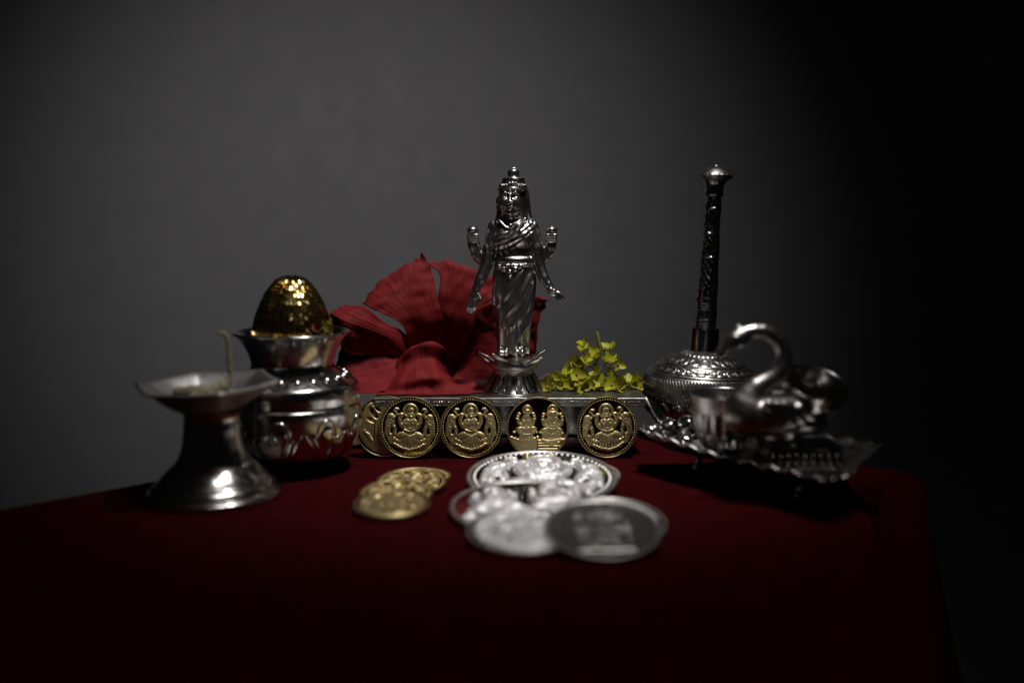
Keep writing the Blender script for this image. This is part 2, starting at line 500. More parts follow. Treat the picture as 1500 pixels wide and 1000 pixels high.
class HM:
    def __init__(s, X, Y, cx, cy, sc):
        s.X = X * sc + cx; s.Y = cy - Y * sc; s.H = np.zeros_like(X); s.sc = sc; s.slim = 1.0
    def e(s, x, y, rx, ry, h, rot=0, base=0.35):
        a = math.radians(rot); dx, dy = s.X - x, s.Y - y
        u = math.cos(a) * dx + math.sin(a) * dy; v = -math.sin(a) * dx + math.cos(a) * dy
        rx, ry = rx * s.slim, ry * s.slim
        k = 1 - (u / rx) ** 2 - (v / ry) ** 2
        s.H = np.maximum(s.H, np.where(k > 0, h * (base + (1 - base) * np.sqrt(np.maximum(k, 0))), 0))
    def c(s, pts, r, h, base=0.35):
        for (x0, y0), (x1, y1) in zip(pts[:-1], pts[1:]):
            dx, dy = x1 - x0, y1 - y0; L = dx * dx + dy * dy + 1e-9
            t = np.clip(((s.X - x0) * dx + (s.Y - y0) * dy) / L, 0, 1)
            d = np.hypot(s.X - x0 - t * dx, s.Y - y0 - t * dy)
            k = 1 - (d / (r * s.slim)) ** 2
            s.H = np.maximum(s.H, np.where(k > 0, h * (base + (1 - base) * np.sqrt(np.maximum(k, 0))), 0))
    def ring(s, x, y, r0, r1, h):
        d = np.hypot(s.X - x, s.Y - y); m = (r0 + r1) / 2; wd = (r1 - r0) / 2
        k = 1 - ((d - m) / wd) ** 2
        s.H = np.maximum(s.H, np.where(k > 0, h * (0.4 + 0.6 * np.sqrt(np.maximum(k, 0))), 0))
    def cut(s, x, y, rx, ry, rot=0):
        a = math.radians(rot); dx, dy = s.X - x, s.Y - y
        u = math.cos(a) * dx + math.sin(a) * dy; v = -math.sin(a) * dx + math.cos(a) * dy
        s.H = np.where((u / rx) ** 2 + (v / ry) ** 2 < 1, 0, s.H)
    def groove(s, pts, r, depth):
        for (x0, y0), (x1, y1) in zip(pts[:-1], pts[1:]):
            dx, dy = x1 - x0, y1 - y0; L = dx * dx + dy * dy + 1e-9
            t = np.clip(((s.X - x0) * dx + (s.Y - y0) * dy) / L, 0, 1)
            d = np.hypot(s.X - x0 - t * dx, s.Y - y0 - t * dy)
            s.H = s.H * (1 - depth * np.exp(-(d / r) ** 2))
    def grain(s, amp):
        g = np.random.default_rng(3)
        amp = amp * 0.55
        N = g.normal(0, 1, s.H.shape)
        N = (N + np.roll(N, 1, 0) + np.roll(N, 1, 1) + np.roll(N, -1, 0) + np.roll(N, -1, 1)) / 2.2
        s.H = np.where(s.H > 0.05, np.maximum(s.H + amp * N, 0.06), s.H)

def figure_goddess(s):
    """seated figure on a lotus between two elephants (1000 px grid, centre 515,520, radius 440)"""
    s.ring(515, 290, 78, 112, 0.55)
    for sg in (1, -1):
        m = lambda x: 515 + sg * (x - 515)
        P = lambda *p: [(m(x), y) for x, y in p]
        s.c(P((395, 345), (362, 395), (365, 460), (405, 530)), 27, 0.7)
        s.e(m(385), 338, 40, 26, 0.85); s.e(m(352), 350, 16, 18, 0.7); s.e(m(358), 420, 26, 20, 0.75)
        s.c(P((440, 440), (420, 520), (455, 565)), 36, 0.8)
        # elephant
        s.e(m(235), 372, 62, 46, 0.75); s.e(m(262), 392, 38, 34, 0.85)
        s.c(P((290, 385), (318, 340), (298, 302), (276, 290), (300, 258), (335, 266)), 17, 0.65)
        s.e(m(325), 262, 22, 20, 0.7); s.e(m(200), 400, 30, 44, 0.6)
        s.e(m(222), 482, 80, 96, 0.7); s.e(m(240), 445, 55, 55, 0.8)
        s.c(P((172, 540), (170, 640)), 26, 0.55); s.c(P((205, 560), (210, 640)), 22, 0.6)
        s.c(P((285, 520), (296, 560), (288, 625)), 24, 0.7)
        s.c(P((185, 650), (205, 690), (235, 760)), 22, 0.4); s.c(P((235, 640), (240, 770)), 18, 0.45); s.c(P((275, 640), (278, 770)), 18, 0.45)
        s.e(m(300), 700, 26, 22, 0.6)
        s.groove(P((262, 420), (235, 455), (205, 470)), 7, 0.35); s.groove(P((180, 490), (250, 520)), 6, 0.3)
        s.cut(m(246), 560, 14, 34)
    s.e(515, 330, 62, 70, 0.7); s.e(515, 360, 40, 50, 0.95); s.e(515, 280, 66, 52, 0.8); s.e(515, 225, 20, 26, 0.7)
    s.e(515, 460, 118, 100, 0.8); s.e(515, 425, 84, 66, 0.75)
    s.e(478, 470, 36, 34, 1.0); s.e(552, 470, 36, 34, 1.0); s.e(520, 560, 92, 50, 0.85)
    s.e(515, 690, 215, 118, 0.75); s.e(405, 650, 118, 66, 0.9, -18); s.e(625, 650, 118, 66, 0.9, 18)
    s.e(340, 730, 62, 44, 0.8, 25); s.e(690, 730, 62, 44, 0.8, -25); s.e(515, 730, 70, 90, 0.9)
    s.e(515, 800, 240, 62, 0.6); s.c([(300, 775), (400, 830), (515, 855), (630, 830), (730, 775)], 24, 0.8)
    s.e(715, 770, 24, 18, 1.0); s.e(500, 862, 40, 18, 0.9); s.e(540, 862, 30, 16, 0.9)
    for k in range(-4, 5):
        s.groove([(515 + 18 * k, 610), (515 + 50 * k, 800)], 6, 0.4)
    s.groove([(440, 545), (515, 572), (600, 545)], 6, 0.45); s.groove([(430, 600), (515, 640), (610, 600)], 7, 0.4)
    s.groove([(330, 700), (420, 690), (470, 650)], 6, 0.4); s.groove([(700, 700), (610, 690), (560, 650)], 6, 0.4)
    s.groove([(470, 330), (480, 400), (515, 415), (550, 400), (560, 330)], 5, 0.4)
    s.groove([(490, 352), (506, 352)], 4, 0.5); s.groove([(524, 352), (540, 352)], 4, 0.5); s.groove([(500, 385), (530, 385)], 4, 0.5)
    s.groove([(452, 305), (578, 305)], 5, 0.45); s.groove([(430, 430), (515, 510), (600, 430)], 6, 0.3)
    s.grain(0.055)

def hm_goddess(X, Y):
    s = HM(X, Y, 515, 530, 455); s.slim = 0.88; figure_goddess(s); return s.H

def hm_pair(X, Y):
    """two seated figures side by side, plain block and stripes below (centre 488,490, radius 452)"""
    s = HM(X, Y, 488, 490, 452); s.slim = 0.9
    r = np.hypot(s.X - 488, s.Y - 490)
    wave = 640 + 55 * np.sin((s.X - 100) / 390 * math.pi)
    block = (s.X < 482) & (s.Y > wave) & (r < 425)
    s.H = np.where(block, 0.30, s.H)
    for y in (680, 716, 757, 800, 838, 872):
        k = (np.abs(s.Y - y) < 9) & (s.X > 492) & (s.X < 822) & (r < 425)
        s.H = np.where(k, 0.45, s.H)
    for k in range(9):
        x = 110 + 47 * k; s.e(x, 628 + 52 * math.sin((x - 100) / 390 * math.pi), 30, 20, 0.6)
    # left figure
    s.ring(338, 232, 52, 70, 0.55); s.e(338, 240, 46, 54, 0.8); s.e(336, 262, 30, 36, 1.0); s.e(336, 190, 26, 20, 0.7)
    s.e(325, 400, 90, 92, 0.75); s.e(325, 345, 62, 56, 0.75); s.e(298, 395, 28, 26, 0.95); s.e(355, 395, 28, 26, 0.95)
    for x, y in ((222, 288), (205, 322), (192, 360), (425, 284), (440, 322), (442, 360)):
        s.e(x, y, 30, 17, 0.85, 10)
    s.c([(205, 370), (210, 420), (260, 460)], 24, 0.7); s.c([(438, 370), (425, 420), (390, 460)], 24, 0.7)
    s.e(325, 540, 152, 70, 0.7); s.e(225, 510, 62, 38, 0.85, -15); s.e(425, 505, 62, 38, 0.9, 15); s.e(325, 600, 110, 56, 0.75)
    s.e(150, 556, 28, 16, 0.8); s.e(468, 556, 24, 18, 0.85); s.e(330, 640, 130, 40, 0.7)
    # right figure
    s.ring(705, 232, 56, 76, 0.6); s.e(705, 265, 62, 66, 0.8); s.e(705, 290, 40, 44, 1.0)
    s.e(640, 295, 28, 32, 0.75); s.e(772, 295, 28, 32, 0.75); s.c([(705, 300), (725, 360), (700, 410), (730, 430)], 24, 1.0)
    s.e(705, 400, 118, 90, 0.75)
    for x, y in ((575, 292), (568, 330), (562, 372), (822, 292), (845, 335), (848, 378)):
        s.e(x, y, 27, 19, 0.85)
    s.c([(568, 380), (580, 440), (640, 480)], 27, 0.7); s.c([(846, 385), (830, 440), (770, 480)], 27, 0.7)
    s.e(690, 560, 166, 76, 0.7); s.e(590, 530, 66, 40, 0.85, -15); s.e(795, 525, 66, 42, 0.9, 15); s.e(690, 610, 160, 46, 0.75)
    s.e(530, 560, 24, 16, 0.8); s.e(848, 570, 22, 16, 0.85)
    s.c([(560, 665), (640, 690), (700, 680), (820, 660), (870, 668)], 22, 0.7); s.e(600, 690, 30, 22, 0.8); s.e(690, 720, 46, 34, 0.75); s.e(790, 705, 40, 24, 0.75)
    for cx in (325, 695):
        for k in range(-3, 4):
            s.groove([(cx + 14 * k, 500), (cx + 38 * k, 620)], 6, 0.4)
        s.groove([(cx - 80, 470), (cx, 490), (cx + 80, 470)], 6, 0.45); s.groove([(cx - 50, 350), (cx + 10, 440), (cx + 70, 350)], 5, 0.35)
        s.groove([(cx - 130, 560), (cx, 575), (cx + 130, 560)], 7, 0.4)
    s.groove([(295, 222), (380, 222)], 5, 0.4); s.groove([(650, 248), (760, 248)], 5, 0.4)
    s.H = np.where(r < 428, s.H, 0)
    s.grain(0.05)
    return s.H

def hm_leaf(X, Y):
    s = HM(X, Y, 483, 492, 383)
    r = np.hypot(s.X - 483, s.Y - 492)
    s.H = np.where(r < 335, 0.45, 0.0)
    for sg in (1, -1):
        m = lambda x: 483 + sg * (x - 483)
        s.cut(m(335), 318, 92, 34, sg * 56); s.cut(m(392), 276, 50, 24, sg * 38); s.cut(m(305), 408, 66, 26, sg * 28)
        s.cut(m(365), 208, 42, 16, sg * -30); s.cut(m(455), 206, 40, 16, sg * -35); s.cut(m(345), 600, 8, 210, 0)
        for k in range(5):
            s.c([(m(215 + 18 * k), 545 + 25 * k), (m(285 + 10 * k), 585 + 18 * k)], 11, 0.75)
        s.c([(m(225), 530), (m(300), 660)], 9, 0.75)
        s.e(m(270), 240, 60, 22, 0.6, sg * -40)
    s.grain(0.02)
    return s.H

def hm_plain_wreath(X, Y):
    """frosted face with a soft emblem and lettering-like ring of small marks"""
    s = HM(X, Y, 0, 0, 100)
    r = np.hypot(s.X, s.Y)
    s.H = np.where(r < 86, 0.22, 0.0)
    for k in range(26):
        a = 2 * math.pi * k / 26
        s.e(74 * math.cos(a), 74 * math.sin(a), 6, 3.4, 0.42, math.degrees(a) + 60)
    s.e(0, 8, 26, 30, 0.42); s.e(0, -26, 13, 15, 0.5); s.e(-6, 40, 30, 12, 0.36)
    for k in range(7):
        s.e(-30 + 10 * k, 52 - 0.06 * (k - 3) ** 2, 6, 8, 0.36)
    for k in (-1, 1):
        s.c([(k * 18, -8), (k * 34, -14), (k * 38, -30)], 5, 0.4); s.e(k * 40, 16, 12, 18, 0.36)
    for x, y, a_, b_, r_ in ((-52, -8, 12, 6, 60), (50, -6, 11, 6, -60), (-30, 30, 7, 12, 20), (28, 32, 7, 11, -20), (-24, -44, 12, 6, 30), (26, -44, 12, 6, -30), (4, 72, 16, 5, 0), (-8, 20, 5, 9, 40), (14, -6, 4, 8, -20)):
        s.cut(x, y, a_, b_, r_)
    s.cut(-64, -30, 9, 5, 40); s.cut(60, -34, 8, 5, -40); s.cut(-22, -58, 8, 4); s.cut(48, 48, 7, 5, 30)
    s.grain(0.05)
    return s.H

def hm_tablet(X, Y):
    """upright rows of shallow figures in a wide mirror field"""
    s = HM(X, Y, 0, 0, 100)
    g = np.random.default_rng(8)
    for k in range(7):
        x = -42 + 14 * k
        s.e(x, -30 + 4 * g.normal(), 4.6, 6.5, 0.6); s.e(x + g.normal(), -4, 5.4, 17, 0.42); s.e(x, 34 + 3 * g.normal(), 5.2, 15, 0.4)
        s.e(x + 4, 12, 3.2, 4, 0.5); s.e(x - 3, 55, 4.5, 4, 0.5)
    s.c([(-46, 66), (46, 66)], 2.6, 0.5); s.c([(-40, -46), (0, -56), (40, -46)], 2.6, 0.5)
    s.grain(0.10)
    return s.H

RELIEF = {k: relief_mesh('relief', f) for k, f in dict(goddess=hm_goddess, pair=hm_pair, leaf=hm_leaf, wreath=hm_plain_wreath, tablet=hm_tablet).items()}
def coin_parts(T):
    """disc, rim and bead ring of a coin with radius 13 mm, face at z = 0"""
    disc = lathe('disc', [(0.0, -T), (12.2, -T), (12.45, -T + 0.1), (12.45, 0.0), (0.0, 0.0)], 96)
    disc.polygons.foreach_set('use_smooth', [False] * len(disc.polygons))
    rim = lathe('rim', smooth_profile([(12.3, -T), (12.85, -T + 0.03), (13.0, -T + 0.2), (13.0, 0.06), (12.88, 0.24), (12.6, 0.26), (12.38, 0.16), (12.3, -0.03)], 3), 128)
    cs = [(11.7 * math.cos(2 * math.pi * k / 68), 11.7 * math.sin(2 * math.pi * k / 68), -0.02) for k in range(68)]
    beads = domes('bead_ring', cs, [(0, 0, 1)] * 68, [0.33] * 68, 1.0)
    return disc, rim, beads
GOLD_PARTS = coin_parts(1.3)
SILVER_PARTS = tuple(p.copy() for p in coin_parts(1.3))
REL_S = {k: m.copy() for k, m in RELIEF.items()}

def coin(label, loc, rot, kind, design, rad=13.0, beads=True, group=None, flat_z=1.0):
    gold = kind == 'gold'
    t = thing('%s_coin' % kind, label, 'coin', loc, rot, group)
    k = rad / 13.0; sc = (k, k, flat_z * (1.0 if gold else 1.15))
    P = GOLD_PARTS if gold else SILVER_PARTS
    dm_ = P[0].copy() if design == 'tablet' else P[0]
    if design == 'tablet': dm_.materials.clear()
    put('disc', dm_, M['gold_mirror' if gold else ('silver_haze' if design == 'tablet' else 'silver_mirror')], t, scale=sc)
    put('rim', P[1], M['gold_rim' if gold else 'silver_satin'], t, scale=sc)
    put('relief', (RELIEF if gold else REL_S)[design], M['gold_frost' if gold else ('silver_neck' if design == 'tablet' else 'silver_frost')], t, scale=(k, k, sc[2] * (1.0 if gold else 1.9)))
    if beads:
        b = put('bead_ring', P[2], M['gold_frost' if gold else 'silver_frost'], t, scale=sc); b['kind'] = 'stuff'
    return t

LEAN = R(6)
def standing(label, px, design, beads, roll=0.0, dy=0.0, yaw=0.0):
    Y = 408.6 + dy
    X = at(px, 626, Y)[0]
    z = 13.0 * math.cos(LEAN)
    rm = Euler((R(90) - LEAN, 0, yaw)).to_matrix() @ Euler((0, 0, roll)).to_matrix()
    return coin(label, (X, Y + 13 * math.sin(LEAN), z), rm.to_euler(), 'gold', design, beads=beads, group='gold coins leaning on the plinth')
standing('gold coin with leaf pattern standing half hidden beside the silver pot', 564, 'leaf', False, dy=2.1)
standing('standing gold coin of seated goddess, just right of the leaf coin', 600, 'goddess', True, roll=R(-2))
standing('standing gold coin of seated goddess, second from the leaf coin, before the statue\'s left side', 689.5, 'goddess', True, dy=0.2, roll=R(1.5), yaw=R(-2))
standing('standing gold coin with two seated figures, striped steps and plain block', 787.5, 'pair', False)
standing('standing gold coin of seated goddess nearest the silver tray, below the yellow flowers', 890, 'goddess', True, yaw=R(4), dy=0.4, roll=R(4))

def flat(kind, label, X, Yf, rad, tilt, design, beads, zrot=0.0, group=None, T=1.3, xt=0.0):
    """lies face up; front edge on the cloth at Yf - the tilt lifts its far edge onto the coin behind"""
    t = R(tilt)
    th = T * (1.0 if kind == 'gold' else 1.15)
    e = Euler((t, R(xt), 0)).to_matrix() @ Euler((0, 0, zrot)).to_matrix()
    loc = (X, Yf + rad * math.cos(t), rad * math.sin(t) + th * math.cos(t) + 0.05)
    return coin(label, loc, e.to_euler(), kind, design, rad, beads, group)
g = 'gold coins fanned on the cloth'
flat('gold', 'flat gold coin farthest back in the small fanned gold row', -36.6, 361.5, 13, 0, 'goddess', True, R(12), g)
flat('gold', 'flat gold coin second from the back of the small fanned gold row', -37.3, 348.6, 13, 5.8, 'goddess', True, R(-8), g)
flat('gold', 'flat gold coin second from the front of the small fanned gold row', -41.2, 333.0, 13, 5.8, 'goddess', True, R(5), g)
flat('gold', 'frosted gold coin at the very front of the small fanned gold row', -41.0, 318.5, 13, 6.5, 'wreath', False, R(20), g)
g = 'silver coins piled on the cloth'
flat('silver', 'large silver coin at the back of the pile touching the standing gold coins', 14.5, 350.5, 27.5, 0, 'goddess', True, R(6), g)
flat('silver', 'large silver coin with beaded ring and figures, second from back', 11.2, 334.0, 28.0, 6.4, 'goddess', True, R(-4), g)
flat('silver', 'silver coin in the middle of the pile showing its left side', 4.2, 301.0, 25.0, 4.6, 'pair', False, R(10), g)
flat('silver', 'pale frosted silver coin at the front left of the pile', 3.4, 282.5, 17.5, 6.8, 'wreath', False, R(15), g)
flat('silver', 'pale frosted silver coin peeking out at the right of the pile', 31.5, 290.8, 17.6, 8.0, 'wreath', False, R(-30), g, xt=2)
flat('silver', 'silver coin with dark mirror field on top at the front right', 27.6, 278.0, 17.8, 12.0, 'tablet', False, R(3), g)

# ------------------------------------------------------------------ goddess statue
def build_statue():
    st = thing('statue', 'silver statue of a four-armed goddess standing on a lotus base', 'statue', (0.6, 428, 25.0))
    sc = 0.290
    f = Field((-84, -34, 50), (84, 40, 336), 1.05)
    # y = towards the viewer here; turned round at the end
    zs = [58, 66, 80, 100, 130, 150, 168, 182, 193, 202, 214, 228, 240, 250, 258]
    f.column(zs, [23, 24, 24, 25.5, 30, 32.5, 33, 31, 28, 26, 27, 29, 29, 26, 16], [15, 16, 16, 16.5, 18, 19, 19.5, 18.5, 17, 16, 16.5, 18, 17, 14, 10],
             [-1, -1, -1, 0, 1, 1, 1, 1, 2, 1, 0, -1, -1, -1, -2], [0] * 15, 2)
    f.ell((-13, 9, 232), (14, 12, 14), 6); f.ell((12, 9, 232), (14, 12, 14), 6)
    f.cone((-28, -1, 246), (27, -1, 246), 9.5, 9.5, 6)
    f.cone((-3, 1, 252), (-3, 2, 268), 9, 9, 3)
    # skirt legs hint
    f.ell((-9, 8, 120), (14, 12, 44), 8); f.ell((12, 7, 118), (12, 11, 40), 8)
    # head, hair and veil
    zs = [240, 252, 262, 275, 288, 300, 309, 316]
    f.column(zs, [32.5, 29, 26, 24.3, 23.3, 21.5, 18.5, 15], [13, 14, 14.5, 15, 16, 16, 15, 13], [-1, 0, 1, 1, 0.5, 0, 0, 0], [-9, -8, -6, -4, -2, -1, 0, 0], 2)
    f.ell((-4, 7, 284), (18.5, 16, 23), 1.2)
    f.ell((-4, 9, 269), (11.5, 10, 10), 7)
    # crown
    f.column([298, 303, 309, 316], [20, 19, 17.5, 15], [20, 18.5, 17, 15], [-1.5, -1.5, -1, 0], [1, 1, 0, 0], 1.2)
    # arms
    f.chain([(-28, 0, 246), (-36, 3, 215), (-39, 6, 192)], [9.5, 9.8, 9.2], 3)
    f.chain([(-39, 6, 192), (-48, 11, 170), (-56, 14, 153)], [9.2, 8.2, 6.0], 2)
    f.chain([(27, 0, 246), (34, 3, 215), (37, 5, 190)], [9.5, 9.8, 9.0], 3)
    f.chain([(37, 5, 190), (45, 10, 171), (54, 14, 158)], [9.0, 7.8, 5.8], 2)
    # hands: palm, four fingers, thumb
    f.ell((-58, 16, 144), (7.5, 4.2, 9), 2, rot=-0.25)
    for k, (dx, L) in enumerate(((-6, 15), (-2.2, 18), (1.6, 17), (5, 14))):
        f.chain([(-58 + dx * 0.85, 17, 138), (-60.5 + dx, 18.5, 138 - L * 0.55), (-61.5 + dx, 17, 138 - L)], [2.3, 2.1, 1.6], 0.6)
    f.chain([(-52, 17, 148), (-48, 20, 141), (-49, 21, 136)], [2.8, 2.3, 1.8], 0.8)
    f.ell((57.5, 16, 151), (9, 5.5, 6.8), 2, rot=-0.5)
    for k, (dz, L) in enumerate(((5, 13), (1.8, 16), (-1.6, 16), (-5, 13))):
        f.chain([(61, 17, 148 + dz * 0.8), (61 + L * 0.45, 19 + k * 0.4, 145 + dz), (61 + L * 0.75, 20, 142 + dz)], [2.4, 2.2, 1.7], 0.6)
    f.chain([(54, 19, 155), (59, 23, 154), (63, 24, 151)], [2.6, 2.2, 1.7], 0.8)
    # rear arms with closed hands
    for sg, ox in ((-1, -2), (1, -4)):
        X = lambda x: sg * x + (ox if sg > 0 else 0)
        f.chain([(X(30), -8, 214), (X(42), -7, 192), (X(52), -5, 202), (X(58.5), -3, 219), (X(60.5), -1, 232)], [7, 8, 8.3, 8.6, 8.2], 2.5)
        f.ell((X(60), 2, 241), (8.2, 8.5, 6.5), 0.4)
        f.ell((X(60), 2, 246), (3.4, 3.4, 2.6), 1.5)
        for k in range(3):
            f.cone((X(53.5), 6.5, 234 - 4.2 * k), (X(66), 6.5, 234 - 4.2 * k), 2.2, 2.0, 0.5)
        f.ell((X(59), 9, 237.5), (6, 3, 1.5), 0.5, sub=True)
        f.add((-70, -20, 200), (-46, 10, 214), lambda x, y, z: 0 * x + 0 * y + 0 * z)
        f.cone((X(49), 1.5, 207), (X(62), 1.5, 203), 2.0, 2.0, 0.8)
    # armlets and bangles on the front arms
    f.ell((-36.5, 4, 208), (10, 10, 1.6), 1.0); f.ell((35, 4, 208), (10, 10, 1.6), 1.0)
    f.ell((-54, 13.5, 157), (7.4, 7.2, 1.5), 0.8, rot=0.45); f.ell((50.5, 13, 162), (1.5, 7.4, 7.6), 0.8, rot=-0.6)
    # feet and hem pleats
    f.ell((-15, 14, 62), (8.5, 13, 6.5), 2); f.ell((12, 14, 62), (8.5, 13, 6.5), 2)
    for x, y0 in ((-8, 0), (-2.5, 1), (3, 1), (8, 0)):
        f.cone((x, 15 + y0, 60), (x * 0.7, 16, 96), 2.9, 1.8, 2)
    # sari folds
    def folds(x, y, z):
        m = np.clip((z - 72) / 25, 0, 1) * np.clip((190 - z) / 20, 0, 1) * np.clip((y + 4) / 6, 0, 1)
        ph = (1.25 * x - z + 0.006 * (z - 130) ** 2 + 5 * np.sin(z / 19) + 4 * np.sin(x / 13)) / 1.9
        a = np.abs(np.sin(ph / 7.5 * math.pi)) ** 0.7
        fade = 0.5 + 0.5 * np.sin(z / 17 + x / 9) * np.sin(z / 31 - x / 14 + 1)
        return -0.12 * m * (a - 0.45) * fade
    f.add((-60, -20, 66), (60, 40, 196), lambda x, y, z: folds(x, y, z) * np.clip((34 - np.abs(x)) / 3, 0, 1))
    def yf(x, z):
        return float(np.interp(z, [60, 100, 150, 180], [16, 17, 19.5, 18.5])) * math.sqrt(max(0.03, 1 - ((x - 0.5) / float(np.interp(z, [60, 100, 150, 180], [24, 25.5, 31, 30]))) ** 2)) + 1.0
    for x0, z0, x1, z1, x2, z2, r in ((26, 178, 8, 140, -20, 108, 3.2), (28, 158, 15, 122, -10, 92, 2.9), (14, 182, -6, 152, -25, 126, 2.6),
                                      (28, 134, 20, 106, 6, 80, 2.6), (-23, 172, -28, 148, -27, 116, 2.0)):
        pts = [(x, yf(x, z), z) for x, _, z in spline([(x0, 0, z0), (x1, 0, z1), (x2, 0, z2)], 19)]
        pts = [(x, y - 1.6, z) for x, y, z in pts]
        f.chain(pts, [r * (0.5 + 0.5 * math.sin(math.pi * k / 18)) for k in range(19)], 4.5)
    def pleat(x, y, z):
        m = np.clip((112 - z) / 20, 0, 1) * np.clip((y + 4) / 6, 0, 1)
        return -1.3 * m * np.sin(x / 5.6 * math.pi + 0.4)
    f.add((-30, -20, 58), (30, 40, 114), pleat)
    def sash(x, y, z):
        m = np.clip((z - 208) / 10, 0, 1) * np.clip((258 - z) / 6, 0, 1) * np.clip((y - 2) / 6, 0, 1) * np.clip((31 - np.abs(x)) / 4, 0, 1)
        ph = z - 0.55 * x - 0.006 * x * x
        s = np.abs(np.sin(ph / 8.5 * math.pi)) ** 0.6
        band = np.clip((ph - 212) / 6, 0, 1) * np.clip((250 - ph) / 5, 0, 1)
        return -2.2 * m * (s - 0.5) * band
    f.add((-40, 0, 205), (40, 40, 260), sash)
    def ribs(x, y, z):
        m = np.clip((z - 203) / 6, 0, 1) * np.clip((226 - z) / 10, 0, 1) * np.clip((y - 2) / 6, 0, 1) * np.clip((8 - x) / 10, 0, 1)
        return -0.9 * m * np.sin((x + 0.25 * z) / 5.2 * math.pi)
    f.add((-40, 0, 200), (40, 40, 228), ribs)
    # neckline
    f.chain([(-21, 13, 256), (-12, 19, 246), (-4, 20, 243), (6, 19, 249), (13, 14, 256)], [2.0, 2.0, 2.0, 2.0, 2.0], 0.6)
    f.chain([(17, 15, 258), (5, 22, 240), (-10, 22.5, 229), (-27, 14, 221)], [2.2, 2.6, 2.6, 2.0], 1.2)
    f.ell((-4, 24, 247), (3.2, 2.6, 4.2), 0.6)
    # belt with rosettes and hanging garland
    f.column([193, 195, 200, 202], [27.5, 29.5, 29.5, 27.5], [17, 18.9, 18.9, 17], [1.5] * 4, [0] * 4, 2.0)
    f.column([187, 189, 191, 192], [28.5, 30.3, 30.3, 28.5], [18, 20, 20, 18], [1.5] * 4, [0] * 4, 0.6)
    for x, z, r in ((-21, 189, 4), (-14, 185, 4.6), (-5.5, 181.5, 4.4), (3, 185, 4.8), (10.5, 189, 4.6), (-9.5, 190, 3.6), (-2, 190, 3.6), (18, 191, 3.6), (-5, 174, 2.6)):
        y = 19.5 * math.sqrt(max(0.05, 1 - ((x - 1.5) / 30.0) ** 2))
        f.ell((x, y - 0.1, z), (r * 0.85, 3.0, r * 0.75), 1.2)
    # face
    fx = -5
    for sg in (-1, 1):
        f.ell((fx + sg * 8.2, 21.2, 289), (5.2, 3.2, 2.9), 2.0, sub=True)
        f.ell((fx + sg * 8.0, 18.7, 287.6), (4.6, 3.2, 2.5), 0.5)
        f.chain([(fx + sg * 2.8, 22.6, 294.4), (fx + sg * 8, 22.2, 296.0), (fx + sg * 13.5, 19.0, 292.6)], [0.9, 1.2, 0.8], 1.4)
        f.chain([(fx + sg * 3.6, 21.3, 285.6), (fx + sg * 8, 21.8, 284.2), (fx + sg * 12.4, 19.6, 285.8)], [0.8, 1.0, 0.7], 0.7)
        f.ell((fx + sg * 9, 16.4, 279), (7, 5.4, 6.2), 6)
        f.ell((fx + sg * 18.4, 4, 283), (2.6, 4.4, 6.8), 1.0); f.ell((fx + sg * 18.6, 5, 273.5), (2.4, 2.4, 3.4), 0.6)
    f.chain([(fx, 22.2, 293), (fx, 24.4, 286), (fx, 26.6, 281.6)], [1.5, 1.9, 2.5], 1.0)
    f.ell((fx - 2.6, 24.2, 280.8), (1.7, 1.7, 1.5), 0.8); f.ell((fx + 2.6, 24.2, 280.8), (1.7, 1.7, 1.5), 0.8)
    f.ell((fx, 22.2, 274.9), (5.4, 2.8, 1.35), 0.6); f.ell((fx, 21.9, 271.9), (4.4, 2.8, 1.5), 0.6)
    f.ell((fx, 24.8, 273.4), (5.4, 1.6, 0.6), 0.4, sub=True)
    f.ell((fx, 18.2, 266.4), (5.4, 4.4, 4.4), 4)
    f.ell((fx, 23.4, 298), (1.9, 1.7, 2.2), 0.5)
    # hair parting strands on the sides
    f.add((-30, -20, 244), (34, 14, 300), lambda x, y, z: -0.6 * np.sin((np.abs(x - 0.5) * 1.0 + 0.12 * z) * 1.35) * np.clip((np.abs(x + 2) - 17) / 3, 0, 1) * np.clip((10 - y) / 5, 0, 1))
    f.chain([(20, 2, 266), (25, 7, 251), (29, 6, 238)], [2.2, 2.6, 2.0], 1.6)
    f.chain([(-19, 2, 266), (-25, 7, 251), (-28, 6, 240)], [2.2, 2.6, 2.0], 1.6)
    me = f.mesh('figure', sc)
    me.transform(Matrix.Rotation(math.pi, 4, 'Z') @ Matrix.Scale(-1, 4, (1, 0, 0)))
    me.flip_normals()
    put('figure', me, M['silver_cast'], st)
    # crown: headband, front jewel, top ring, knob and loop
    cr = put('crown', lathe('crown', np.array(smooth_profile([(13.5, 313), (16.2, 313.5), (16.8, 315), (16.2, 316.6), (13, 317.4), (9.2, 318), (8.3, 320), (8.7, 323), (8.6, 326), (7.6, 328.2), (5.0, 329.4), (0.0, 329.8)], 4)) * sc, 48), M['silver_cast'], st, (0, 0, 0))
    band = [(math.sin(a) * 20.4 - 1.5, -math.cos(a) * 20.6 - 1, 300.5 + 1.4 * math.cos(3 * a)) for a in np.linspace(-1.9, 1.9, 30)]
    put('headband', tube('headband', np.array(band) * sc, 1.6 * sc, 8), M['silver_cast'], cr)
    cs, ns, rs = [], [], []
    for a in np.linspace(-1.5, 1.5, 13):
        cs.append(np.array((math.sin(a) * 18.6 - 1.2, -math.cos(a) * 18.2, 306 + (2.5 if abs(a) < 0.35 else 0))) * sc); ns.append((math.sin(a), -math.cos(a), 0.2)); rs.append((2.2 if abs(a) > 0.2 else 3.2) * sc)
    o = put('jewel_row', domes('jewel_row', cs, ns, rs, 1.0, 8), M['silver_cast'], cr); o['kind'] = 'stuff'
